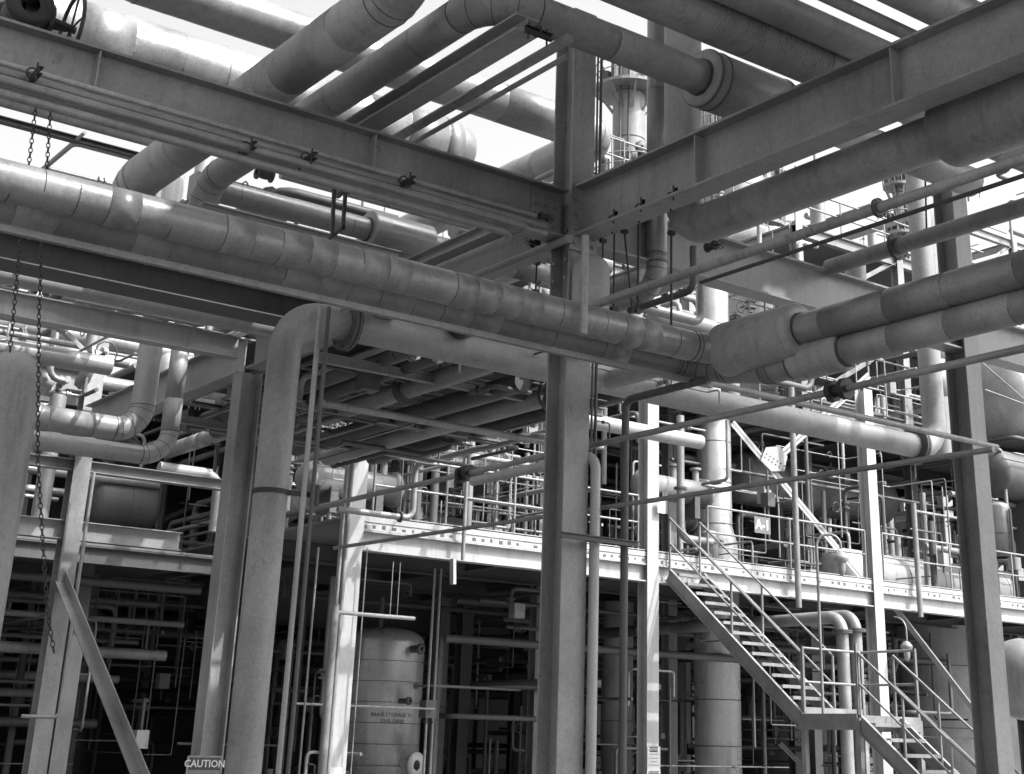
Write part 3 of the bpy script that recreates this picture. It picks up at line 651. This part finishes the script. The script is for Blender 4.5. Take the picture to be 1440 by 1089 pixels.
# ================================================================ TANK UNDER THE DECK
YT=26.0; p=PY(536,980,YT); rt=rad(57,p); zt=PY(538,905,YT).z; zd=PY(538,883,YT).z
tk=thing('storage_tank','upright clad tank with a domed top and stencilled writing under the deck','tank',V((p.x,YT,0)))
b=MB(); H=zd-zt
b.lathe(V((p.x,YT,.9)),AZ,[(0,rt*.7),(0,rt),(zt-.9,rt)]+[(zt-.9+H*math.sin(a),rt*math.cos(a)**.7 if a<1.56 else 0) for a in (.25,.5,.75,1,1.25,1.5,1.57)],48)
z=.9+.2
while z<zt: b.ring(V((p.x,YT,z)),AZ,rt,.012,.004,48,1); z+=.385
build('shell',b,['tank','seam'],tk)
build('skirt',MB().cyl(V((p.x,YT,0)),V((p.x,YT,.9)),rt*.72,32),['gloom'],tk)
for px,py,rr in ((579,913,.07),(572,1076,.16),(562,986,.05)):
    q=PY(px,py,YT-rt); dx=max(-.9*rt,min(.92*rt,q.x-p.x)); yy=YT-math.sqrt(rt*rt-dx*dx); n=MB().lathe(V((p.x+dx,yy+.05,q.z)),-AY+AX*.3,[(0,rr),(.25,rr),(.25,rr*1.5),(.31,rr*1.5),(.31,rr*.6)],16); build('nozzle',n,['dark' if rr<.1 else 'steel2'],tk)
ink=MB()
for s,dz in (('BRINE STORAGE TK',.0),('3210-154-02',-.115)):
    vs,fs=text_mesh(s,.098,.001); q0=PY(556,1006,YT-rt); a0=math.asin(max(-.95,min(.95,(q0.x-p.x)/rt)))
    ink.add([V((p.x+(rt+.006)*math.sin(a0-.05+v.x/rt),YT-(rt+.006)*math.cos(a0-.05+v.x/rt),q0.z+dz+v.y)) for v in vs],fs)
build('lettering',ink,['ink'],tk)
for px,l in ((596,'left one of two thin pipes right of the domed tank'),(605,'right one of two thin pipes right of the domed tank')):
    a=PY(px,1080,24.5); pipe(l,[V((a.x,a.y,0)),solve(a,AZ,py=800)],.026,'steel',flanges=((0,.4),))
zpipe('rusty vertical pipe right of the ladder','0' and 30,(612,1000),1130,925,6,'dark')
# ================================================================ VESSELS
def vdrum(label,p,r,z0,z1,m='tank',seam=1.2,name='vertical_vessel',r2=None,zs=None,dome=True,group=None):
    o=thing(name,label,'vessel',V((p.x,p.y,z0)),group); b=MB(); pr=[(0,r*.9),(0,r)]
    if r2: pr+=[(zs-z0,r),(zs-z0+.4,r2)]; rr=r2
    else: rr=r
    pr+=[(z1-z0,rr)]
    if dome: pr+=[(z1-z0+rr*.5*math.sin(a),rr*math.cos(a)) for a in (.3,.6,.9,1.2,1.5,1.57)]
    c=V((p.x,p.y,z0)); b.lathe(c,AZ,pr,40); z=.6
    while z<z1-z0: b.ring(c+AZ*z,AZ,(r2 if r2 and z>zs-z0+.4 else r if not r2 or z<zs-z0 else 0.01),.02,.006,40,1); z+=seam
    build('shell',b,[m,'seam'],o); return o
def hdrum(label,a,b,r,m='tank',seam=1.1,saddle=True,z0=None):
    o=thing('horizontal_vessel',label,'vessel',a); d=(b-a).normalized(); L=(b-a).length; mb=MB()
    k=[.0,.3,.6,.9,1.2,1.45]
    mb.lathe(a,d,[(-r*.5*math.cos(t),r*math.sin(t)) for t in k]+[(0,r),(L,r)]+[(L+r*.5*math.sin(t),r*math.cos(t)) for t in (.3,.6,.9,1.2,1.45,1.57)],36)
    t=seam*.5
    while t<L: mb.ring(a+d*t,d,r,.015,.005,36,1); t+=seam
    build('shell',mb,[m,'seam'],o)
    if z0 is not None:
        for f in(.2,.8):
            c=a.lerp(b,f); s,_=basis(d); build('saddle',MB().bar(V((c.x,c.y,z0)),V((c.x,c.y,c.z-r*.6)),r*1.2 if abs(d.x)>.5 else .2,.2 if abs(d.x)>.5 else r*1.2,AX),['dark'],o)
    return o
p=PY(1005,700,25.5); v=vdrum('tall clad column vessel behind the stair head, wider below',p,rad(31,p),0,PY(1000,388,25.5).z,'tank',1.0,r2=rad(24,p),zs=PY(1005,765,25.5).z)
p=PY(1325,960,26.5); vdrum('very wide upright vessel under the deck behind the lower stairs',p,rad(62,p),0,4.85,'steel2',1.6,dome=False)
p=PY(868,980,27.5); vdrum('dull upright vessel in the shade between the dark pipe and the white column',p,rad(22,p),0,4.8,'steel',1.5,dome=False)
a=PY(1178,808,25.2); b_=PY(1420,840,25.2); hdrum('pale domed vessel lying on the deck behind the lamp',a,V((b_.x,25.2,a.z)),rad(37,a),'pipe2',1.4,z0=ZD)
a=PY(1040,672,28); b_=PY(1235,700,28); hdrum('large grey horizontal drum above the deck right of the clad column vessel',a,V((b_.x,28,a.z)),rad(36,a),'steel',1.8,z0=ZD)
a=PY(1395,560,24.5); hdrum('huge grey drum at the right edge behind the thin wire braces',a,a+AX*7,rad(64,a),'steel',2.2,z0=ZD)
a=PY(1395,665,23.6); hdrum('dark drum at the right edge below the huge grey one',a,a+AX*6,rad(33,a),'dark',2.2,z0=ZD)
a=PY(1404,725,23.2); vdrum('light bulbous vessel with a curved foot at the right edge',a,rad(16,a),a.z-1.1,a.z+.2,'galv',.8)
a=PY(220,520,27); hdrum('grey drum high behind the two bent vertical pipes',a,a+AX*4.2,rad(42,a),'steel',.9)
p=PY(998,770,23.6); vdrum('short bright drum on the deck by the stair head',p,rad(12,p),ZD,PY(998,752,23.6).z,'galv',.9)
p=PY(957,680,23); c=solve(p,AZ,py=757); pipe('pale pipe with an elbow at its foot beside the stair head',[solve(p,AZ,py=585),c,c+AX*.9],rad(5.6,p),'alu',Rb=.25,flanges=((0,.6),))
p=PY(1152,350,30); pipe('pale vertical stack against the sky right of the dark fat pipe',[solve(p,AZ,py=480),solve(p,AZ,py=240)],rad(11,p),'alu')
p=PY(1310,400,18.5); pipe('clad vertical pipe left of the right column, upper part',[solve(p,AZ,py=640),solve(p,AZ,py=300)],rad(11,p),'pipe',seam=.8)
# wire braces at right
for a,bb in (((1375,505),(1450,570)),((1385,548),(1450,572))):
    solid('tie_rod','%s thin tie rod in front of the huge grey drum'%('upper' if a[1]<520 else 'lower'),'brace',MB().cyl(PY(*a,23),PY(*bb,23),.02,6),['galv'],PY(*a,23))
# braces under the deck at right
a=PY(1250,850,22.3); solid('diagonal_brace','brace from the deck down behind the lower stairs','brace',MB().angle(a,PY(1400,1045,22.3),.16,.02),['steel2'],a)
a=PY(1445,930,22.3); solid('diagonal_brace','light brace at the right edge beside the dark column','brace',MB().angle(a,PY(1405,1000,22.3),.14,.02),['white'],a)
a=PD(1436,955,24); solid('vessel_end','shiny rounded vessel end at the right edge low down','vessel',MB().lathe(a,-AX,[(-1.2,.6),(0,.6),(.2,.55),(.35,.4),(.43,.2),(.45,0)],24),['galv'],a)
# light fixture under the deck
a=PY(727,858,24); o=thing('floodlight','pale box floodlight hanging under the deck','lamp',a); build('housing',MB().box(a-V((.13,.1,.16)),a+V((.13,.1,.12))),['galv'],o); build('lens',MB().box(a-V((.1,.105,.13)),a+V((.1,-.1,-.02))),['steel2'],o)
# ================================================================ TOWERS
def tower(label,px,py,D,rp,pytop,plats,m='pipe',pr=2.3):
    p=PD(px,py,D); r=rad(rp,p); zt=solve(p,AZ,py=pytop).z
    o=thing('process_tower',label,'tower',V((p.x,p.y,0)))
    b=MB().cyl(V((p.x,p.y,0)),V((p.x,p.y,zt)),r,28); z=2
    while z<zt: b.ring(V((p.x,p.y,z)),AZ,r,.04,.02,28,1); z+=2.4
    b.lathe(V((p.x,p.y,zt)),AZ,[(0,r),(r*.3,r*.85),(r*.5,r*.5),(r*.55,.01)],28)
    build('shell',b,[m,'seam'],o)
    for pz in plats:
        z=solve(p,AZ,py=pz).z; R2=r*pr; c=V((p.x,p.y,z))
        build('platform',MB().lathe(c-AZ*.12,AZ,[(0,r),(0,R2),(.15,R2),(.15,r)],28,0,False),['steel'],o)
        rl=MB().torus(c+AZ*1.1,AZ,R2*.98,.035,28,5).torus(c+AZ*.6,AZ,R2*.98,.03,28,5)
        for k in range(14): a=6.283*k/14; q=c+V((math.cos(a),math.sin(a),0))*R2*.98; rl.cyl(q,q+AZ*1.1,.03,5)
        build('platform_rail',rl,['steel'],o)
        br=MB()
        for k in range(8): a=6.283*k/8+.3; q=V((math.cos(a),math.sin(a),0)); br.bar(c+q*r-AZ*1.2,c+q*R2*.9-AZ*.1,.1,.06)
        build('platform_bracket',br,['steel'],o)
        for k in range(7):
            eq=MB(); a=random.uniform(0,6.28); q=c+V((math.cos(a),math.sin(a),0))*r*1.5; h=random.uniform(.5,1.5); eq.cyl(q,q+AZ*h,random.uniform(.1,.3),10); eq.lathe(q+AZ*h,V((math.cos(a),math.sin(a),0)),[(0,.1),(.1,.35),(.2,.35),(.2,.1)],10); build('nozzle',eq,['dark'],o)
    ld=MB(); q=V((p.x-r*1.1,p.y-r*.5,0)); ld.cyl(q,q+AZ*zt,.05,6).cyl(q+V((.35,-.2,0)),q+V((.35,-.2,zt)),.05,6)
    build('riser_pipe',ld,['dark'],o); return o
tower('distant tower with round railed platforms seen between the middle column and the drop pipe',884,200,62,23,60,(128,262,330),'pipe',2.2)
tower('distant tower low behind the right-hand beam with one round platform',1003,200,75,27,165,(196,255),'pipe2',2.0)
tower('slim far tower behind the stack at right',1262,240,70,9,190,(262,330),'pipe',2.4)
tower('far tower with round platforms between the two right-hand overhead pipes',1068,250,58,17,225,(262,318),'pipe2',2.0)
p=PD(1040,270,55); vdrum('far vessel top behind the right-hand beam',p,rad(34,p),0,solve(p,AZ,py=252).z,'steel2',2.5,name='far_vessel')
p=PD(1075,370,50); vdrum('round-roofed far tank between the hanging rods and the sunlit beam',p,rad(60,p),0,solve(p,AZ,py=352).z,'steel2',2.5,name='far_vessel')
b=thing('rack_floor','dark plated floor on the rack beams behind the long low pipe','platform',V((8,15,6.65)))
build('floor_plate',MB().box((8.1,14.6,6.66),(12.5,21.0,6.70)),['under'],b)
for x in (9.5,11,12.4): build('floor_beam',MB().ibeam(V((x,14.6,6.54)),V((x,21.0,6.54)),.22,.14),['steel'],b)
# ================================================================ FRAMES FURTHER BACK
def frame(label,x0,y0,nx,ny,dx,dy,zs,m='steel',slabs=(),rails=(),brace=True,deep=None):
    o=thing('steelwork',label,'steel frame',V((x0,y0,0)))
    for i in range(nx+1):
        for j in range(ny+1):
            build('frame_column',MB().ibeam(V((x0+i*dx,y0+j*dy,0)),V((x0+i*dx,y0+j*dy,zs[-1]+.3)),.28,.28,.02,.014,AY),[m],o)
    for z in zs:
        for j in range(ny+1): build('frame_beam',MB().ibeam(V((x0,y0+j*dy,z)),V((x0+nx*dx,y0+j*dy,z)),.34,.2),[m],o)
        for i in range(nx+1): build('frame_beam',MB().ibeam(V((x0+i*dx,y0,z+.01)),V((x0+i*dx,y0+ny*dy,z+.01)),.3,.18),[m],o)
    for z in slabs: build('floor_plate',MB().box((x0,y0,z+.2),(x0+nx*dx,y0+ny*dy,z+.24)),['under'],o)
    for z in rails:
        for hh in(1.1,.6): build('handrail',MB().cyl(V((x0,y0,z+.24+hh)),V((x0+nx*dx,y0,z+.24+hh)),.03,6),['galv'],o)
        k=0
        while k<nx*dx: build('post',MB().cyl(V((x0+k,y0,z+.24)),V((x0+k,y0,z+1.34)),.025,6),['galv'],o); k+=2.0
    if brace:
        for i in range(0,nx,2):
            for a,b in zip(zs,zs[1:]): build('brace_member',MB().angle(V((x0+i*dx,y0,a)),V((x0+(i+1)*dx,y0,b)),.12),[m],o)
    return o
frame('open steel frame behind the deck, full of pipes',12,40,5,2,6.5,6,(5.0,8.6,12.0),'steel',(5.0,8.6),(8.6,))
frame('left steel frame behind the left column',-22,31,5,3,6.6,6,(5.0,8.4),'dark',(5.0,),())
frame('tall far frame in the distance at right, with railed levels',44,34,3,2,6,7,(6,10,14,18,22),'steel2',(10,14,18),(10,14,18))
frame('narrow far frame against the sky at the top right',62,30,1,1,6,6,(8,14,20,26,31),'steel2',(20,26,31),(20,26,31))
frame('railed equipment frame rising above the upper deck at right',29,27,2,1,4.5,5,(10.6,13.2,15.8),'steel',(10.6,13.2,15.8),(13.2,15.8))
frame('small railed frame above the upper deck beside the middle column',20,27,1,1,4,4,(10.4,13.0,15.4),'steel',(13.0,),(13.0,15.4))
# added dark backdrop wall standing in for the shaded depth, with gaps
bl=thing('dark_backdrop','long dark backdrop wall added to close the view under the deck','building',V((-20,58,0)))
wl=MB(); x=-60
gaps=[]
while x<90:
    wd=random.uniform(6,11); wl.box((x,58,0),(x+wd,58.3,random.uniform(5.6,6.6))); x+=wd+random.choice((.2,.35,.6))
build('wall_panel',wl,['gloom'],bl)
build('roof',MB().box((-60,57.5,6.6),(90,66,6.9)),['gloom'],bl)
# upper roof deck added to shade the equipment
ud=thing('upper_deck','dark upper deck added to shade the crowded equipment, above the drums','platform',V((12,27.5,9.6)))
build('deck_plate',MB().box((12,25,9.7),(38,44,9.74)),['under'],ud)
build('edge_beam',MB().ibeam(V((12,25,9.5)),V((38,25,9.5)),.36,.2),['steel'],ud)
for y in (28,31,34,38,42): build('floor_beam',MB().ibeam(V((12,y,9.5)),V((38,y,9.5)),.36,.2),['dark'],ud)
for x in range(13,38,4): build('floor_beam',MB().ibeam(V((x,25.2,9.45)),V((x,44,9.45)),.3,.18),['dark'],ud)
for x in (12.6,19,25.8,32.5,37.8):
    build('post',MB().ibeam(V((x,27.7,5.2)),V((x,27.7,9.3)),.25,.25,.02,.014,AY),['steel'],ud)
for z in (10.3,10.8): build('handrail',MB().cyl(V((12,25,z)),V((38,25,z)),.028,6),['galv'],ud)
x=12.
while x<38: build('rail_post',MB().cyl(V((x,25,9.7)),V((x,25,10.8)),.025,6),['galv'],ud); x+=1.9
sw=thing('backdrop_screen','dark backdrop panels added at the back of the crowded deck','wall',V((12,42,5.2)))  # added dark panels stand in for the darkness behind the equipment
x=8.; rs=random.Random(5)
while x<46:
    wd=rs.uniform(1.2,3.5); z0=5.2+rs.choice((0,0,.6)); build('wall_panel',MB().box((x,42,z0),(x+wd,42.1,9.4-rs.choice((0,.3,.9,1.6)))),['gloom' if rs.random()<.7 else 'dark'],sw); x+=wd+rs.choice((.08,.2,.5))
# equipment on deck: repeated things with individual parts
def bundle(label,c,L,r,m,group=None):
    o=thing('heat_exchanger',label,'heat exchanger',c,group); a=c-AX*L/2; 
    b=MB().lathe(a,AX,[(-.15,0.01),(-.15,r*.6),(0,r*1.25),(.08,r*1.25),(.08,r),(L-.1,r),(L-.1,r*1.25),(L,r*1.25),(L+.12,r*.6),(L+.12,.01)],20); build('shell',b,[m],o)
    for f in(.25,.75): build('saddle',MB().box((a.x+L*f-.08,c.y-r,c.z-r-.35),(a.x+L*f+.08,c.y+r,c.z-r*.5)),['dark'],o)
    for f in(.15,.5,.85):
        n=MB(); n.cyl(V((a.x+L*f,c.y,c.z+r*.8)),V((a.x+L*f,c.y,c.z+r+.3)),.08,10); n.cyl(V((a.x+L*f,c.y,c.z+r+.25)),V((a.x+L*f,c.y,c.z+r+.3)),.14,10); build('nozzle',n,[m],o)
    return o
def pump(label,c,group,m='dark'):
    o=thing('pump',label,'pump',c,group); build('motor',MB().lathe(c+V((-.1,0,.45)),-AX,[(0,.1),(.05,.2),(.6,.2),(.68,.12),(.68,0.01)],14),[m],o)
    build('casing',MB().lathe(c+V((.1,0,.45)),AX,[(0,.12),(.05,.26),(.25,.26),(.3,.1),(.4,.1)],14).cyl(c+V((.25,0,.6)),c+V((.25,0,1.0)),.08,10),[m],o)
    build('base',MB().box(c+V((-.8,-.25,0)),c+V((.5,.25,.2))),['conc'],o); return o
rn=random.Random(11)
GE='heat exchangers packed on the deck'
e0=None; k=0
for x,y in ((13.6,24.6),(16.6,25.2),(15,28),(18.5,28.5),(22,24.6),(24.2,27.5),(28,28),(31,26)):
    c=V((x,y,ZD+rn.choice((.75,1.0,1.9))))
    lab='small heat exchanger among the pipes on the deck'
    if e0 is None: e0=bundle(lab,c,2.0,.28,'steel',GE)
    else: copy_tree(e0,c)
GP='pumps in the dark on the ground under the deck'; p0=None
for i in range(16):
    c=V((rn.uniform(13,33),rn.uniform(25,42),0))
    if p0 is None: p0=pump('small pump in the dark on the ground under the deck',c,GP)
    else: copy_tree(p0,c)
# clutter pipes: counted one by one, alike ones share a label and a group
STUFF=MB(); SMATS=['steel','galv','dark','steel2','under','gloom','pipe2','alu']
def clutter(n,box,dirs,rr,mats,label,group,seed,elbow=.35,name='process_pipe',keep=0):
    r_=random.Random(seed)
    (xa,xb),(ya,yb),(za,zb)=box
    for i in range(n):
        p=V((r_.uniform(xa,xb),r_.uniform(ya,yb),r_.uniform(za,zb))); d=r_.choice(dirs); r=r_.uniform(*rr)
        if d=='x': L=r_.uniform(.35,1)*(xb-xa); q=p+AX*min(L,xb-p.x)
        elif d=='y': L=r_.uniform(.35,1)*(yb-ya); q=p+AY*min(L,yb-p.y)
        else: p.z=za; q=p+AZ*r_.uniform(.4,1)*(zb-za)
        if (q-p).length<.5: continue
        pts=[p,q]
        if r_.random()<elbow:
            if d=='z': pts.append(q+r_.choice((AX,-AX,AY))*r_.uniform(.5,2))
            else: pts.append(q+V((0,0,-1))*r_.uniform(.4,1.2) if q.z-1.2>za-.4 else q+AZ*.8)
        fl=((0,r_.uniform(.2,.8)),) if r_.random()<.45 and r>.03 else ()
        m_=r_.choice(mats)
        if i<keep: pipe(label,pts,r,m_,flanges=fl,group=group,seg=10,name=name)
        else: STUFF.sweep(arc_path(pts,r*3,5)[0],r,8,SMATS.index(m_))
clutter(90,((12.6,19),(23.2,36),(5.25,9.2)),'xxyzzz',(.02,.09),('steel','galv','steel','dark','steel2'),'thin pipe among the crowded pipework on the deck left of the middle','crowded pipework on the deck, left part',1,keep=48)
clutter(95,((20,36),(23.4,38),(5.25,9.4)),'xyzzz',(.02,.09),('steel','galv','steel','dark','steel2'),'thin pipe among the crowded pipework on the deck at right','crowded pipework on the deck, right part',2,keep=50)
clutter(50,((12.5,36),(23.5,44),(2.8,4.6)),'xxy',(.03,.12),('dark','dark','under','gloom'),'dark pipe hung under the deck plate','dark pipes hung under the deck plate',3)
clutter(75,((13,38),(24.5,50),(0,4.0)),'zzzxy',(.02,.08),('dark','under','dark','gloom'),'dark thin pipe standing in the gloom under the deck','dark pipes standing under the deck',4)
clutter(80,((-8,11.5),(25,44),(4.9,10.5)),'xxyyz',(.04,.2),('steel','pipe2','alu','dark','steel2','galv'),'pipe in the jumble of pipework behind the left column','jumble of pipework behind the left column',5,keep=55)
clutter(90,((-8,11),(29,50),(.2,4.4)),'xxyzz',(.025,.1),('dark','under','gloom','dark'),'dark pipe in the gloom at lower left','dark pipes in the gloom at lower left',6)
clutter(34,((36,64),(30,50),(6,24)),'xyzz',(.05,.22),('steel2','galv','alu'),'far pale pipe in the distant frames at right','far pale pipes of the distant frames',7)
clutter(10,((-2,7),(19,27),(6.4,9.0)),'xxy',(.08,.2),('alu','pipe2'),'pale pipe crossing the bright gap at the left edge','pale pipes crossing the gap at the left edge',8,keep=99)
clutter(22,((8,15),(12,21),(6.75,7.9)),'xyy',(.05,.16),('steel2','steel'),'grey pipe running over the beams behind the middle column','grey pipes over the beams behind the middle column',9,keep=99)
clutter(26,((18,26),(26,34),(8,15)),'zzzx',(.04,.14),('galv','steel2'),'pale upright pipe seen through the gap right of the middle column','pale upright pipes right of the middle column',10,keep=99)
def tangle(n,box,rr,mats,seed,vert=.5,blob=.5):
    r_=random.Random(seed); lo=V([b[0] for b in box]); hi=V([b[1] for b in box])
    for i in range(n):
        p=V([r_.uniform(a,b) for a,b in box]); pts=[p]; m_=SMATS.index(r_.choice(mats)); r=rr[0]*(rr[1]/rr[0])**(r_.random()**1.6)
        last=None
        for k in range(r_.choice((1,2,2,3,4))):
            ax=2 if r_.random()<vert else r_.choice((0,1))
            if ax==last: ax=(ax+1)%3
            last=ax; q=pts[-1].copy(); L=r_.uniform(.15,1)*(min(3.,hi[2]-lo[2]) if ax==2 else r_.uniform(.6,5)); q[ax]=min(hi[ax],max(lo[ax],q[ax]+r_.choice((-1,1))*L))
            if (q-pts[-1]).length>.12: pts.append(q)
        if len(pts)<2: continue
        STUFF.sweep(arc_path(pts,r*3,3)[0],r,6,m_)
        if r_.random()<blob:
            a,b=pts[0],pts[1]; c=a.lerp(b,r_.uniform(.2,.8)); d=(b-a).normalized(); k=r_.random()
            STUFF.lathe(c,d,[(-r*1.5,r),(-r*1.5,r*2.2),(-r*.8,r*2.2),(-r*.8,r*1.4),(r*.8,r*1.4),(r*.8,r*2.2),(r*1.5,r*2.2),(r*1.5,r)],8,m_,False)
            if k<.5:
                s1,_=basis(d); e=c+s1*(r*4+.08); STUFF.cyl(c,e,r*.35,5,2); STUFF.torus(e,s1,r*1.4+.05,.012,10,4,2)
            elif k<.65: STUFF.box(tuple(c-V((.12,.12,.16))),tuple(c+V((.12,.12,.16))),SMATS.index(r_.choice(('steel2','dark','steel'))))
LM=('steel','galv','steel2','dark','dark','under'); DM=('dark','under','gloom','dark','under')
tangle(190,((-6,7.6),(24.5,40),(5.1,9.2)),(.015,.11),LM,21,.45)
tangle(150,((-5,7.5),(24.2,29),(4.85,7.4)),(.014,.06),('galv','steel','dark','steel2','dark'),33,.5)
tangle(70,((5.5,14),(27,33),(1.2,4.6)),(.012,.04),('dark','under'),34,.45)
tangle(210,((12.4,19),(22.8,31),(5.25,9.0)),(.012,.06),LM,22,.6)
tangle(300,((19.4,37),(22.8,36),(5.25,9.3)),(.012,.07),LM,23,.6)
tangle(110,((17,31),(25,40),(9.9,16.5)),(.015,.09),('galv','steel2','steel','dark'),24,.6)
tangle(210,((12.6,35),(22.6,36),(.1,4.6)),(.014,.08),('dark','under','steel','dark','under'),25,.55)
tangle(230,((-5,11),(28,44),(.1,4.7)),(.012,.05),DM,26,.5)
tangle(70,((8.2,13.5),(13.5,21.5),(5.85,6.5)),(.012,.05),('steel','dark','steel2','dark'),35,.15)
tangle(150,((42,68),(28,48),(8,27)),(.03,.16),('galv','steel2','steel','dark'),27,.6)
tangle(60,((4.6,9.5),(15.2,21),(6.6,8.0)),(.02,.09),('steel','pipe2','steel2','dark'),28,.25)
tangle(80,((-2,7.6),(18.8,23.2),(6.7,9.0)),(.02,.12),('steel','pipe2','alu','dark','galv'),29,.25)
tangle(50,((8.3,12),(11,21),(6.75,7.6)),(.02,.08),('steel','steel2','dark'),30,.3)
tangle(90,((24,44),(23.5,30),(9.9,14)),(.015,.09),('galv','steel2','dark'),31,.6)
o=build('pipe_tangle',STUFF,SMATS); o['kind']='stuff'; o['label']='tangle of countless thin dark pipes under and behind the decks'; o['category']='pipework'
GR2='parallel pipes under the rack floor left of the middle column'
rq=random.Random(3)
for k_ in range(9):
    x_=8.3+k_*.49+rq.uniform(-.18,.18); r_=rq.choice((.025,.04,.07,.13)); z_=6.40-r_-rq.uniform(0,.3)
    pipe('pipe running back under the rack floor among parallel ones',[V((x_,13.2+rq.uniform(-.6,2),z_)),V((x_,21.4,z_))],r_,rq.choice(('pipe','dark','steel','dark')),group=GR2,flanges=((0,rq.uniform(.2,.8)),) if k_%3==0 else ())
for y_ in (15.6,18.2,20.4): beam('light cross angle carrying the parallel pipes under the rack floor, %s'%({15.6:'nearest',18.2:'middle',20.4:'farthest'}[y_]),V((8.0,y_,6.02)),V((12.6,y_,6.02)),.12,.1,'steel')
a=PY(135,705,29.5); hdrum('dark drum low behind the left column, under the bent pipes',a,a+AX*1.1,.5,'dark',1.2)
GL='level dark pipes under the rear platform'
for k_,(y_,z_,r_) in enumerate(((26.6,4.15,.16),(27.2,3.55,.11),(27.9,3.0,.2),(28.6,4.0,.13),(29.4,3.3,.09),(30.2,2.6,.16),(31.5,3.7,.22))):
    pipe('dark level pipe under the rear platform at lower left',[V((-8,y_,z_)),V((11.6,y_,z_))],r_*.5,('dark','under','steel')[k_%3],flanges=((0,.62+.04*k_),),group=GL)
for x_ in (-1,4.2,9.4):
    column('dark column in the shade under the rear platform',x_,26.9,0,4.5,.3,.3,'dark','y','dark columns under the rear platform')
p=PY(463,960,21.2); pipe('dark round pipe standing just left of the brightest white column',[V((p.x,21.2,0)),solve(p,AZ,py=850)],rad(6,p),'pipe')
a=PY(300,812,33); hdrum('dark horizontal drum in the shade behind the tall riser',a,a+AX*6.5,1.0,'dark',2.0)
# left lower deck added to keep the area below in shade
ld=thing('rear_platform','dark rear platform added behind the left column for the shade below','platform',V((-20,26,4.6)))
build('deck_plate',MB().box((-20,26,4.72),(12.05,57.97,4.76)),['under'],ld)
build('edge_beam',MB().ibeam(V((-20,26,4.55)),V((11.8,26,4.55)),.3,.2),['dark'],ld)
# ================================================================ UNSEEN PLATES, PIPES AND BEAMS ADDED OVERHEAD (shade the near rack)
up=thing('shade_platform','unseen plates added over the near bay to shade it, gaps left for sun patches','platform',V((.5,-15,12)))
for xa,xb,ya,yb in ((.5,20,-15,3.55),(6.45,7.3,3.55,3.86),(7.75,20,3.55,3.86),(1.5,20,3.86,5.9),
        (1.5,13.1,5.9,6.6),(13.45,14.6,5.9,6.6),(15.05,15.7,5.9,6.6),(16.3,20,5.9,6.6),(1.5,20,6.6,7.4),
        (1.5,18.25,7.4,10.3),(18.55,18.75,7.4,10.3),(19.3,20.3,7.4,10.3)):
    build('floor_plate',MB().box((xa,ya,12.0),(xb-.01,yb-.01,12.06)),['under'],up)  # gaps between the added plates are shaped to drop sun patches below
GR='unseen shading pipes added over the near bay'
for i,(y,r) in enumerate(((-3.0,.22),(-1.4,.16),(.3,.2),(2.1,.25),(7.0,.25),(8.4,.2))):
    pipe('large unseen pipe added to shade the near bay',[V((1,y,11.3)),V((14,y,11.3))],r,'pipe',group=GR)
for x in (1.2,7.9):
    beam('unseen cross beam added with the shading pipes over the near bay',V((x,-8,11.7)),V((x,3.6,11.7)),.5,.3,'steel',group='unseen shading cross beams')
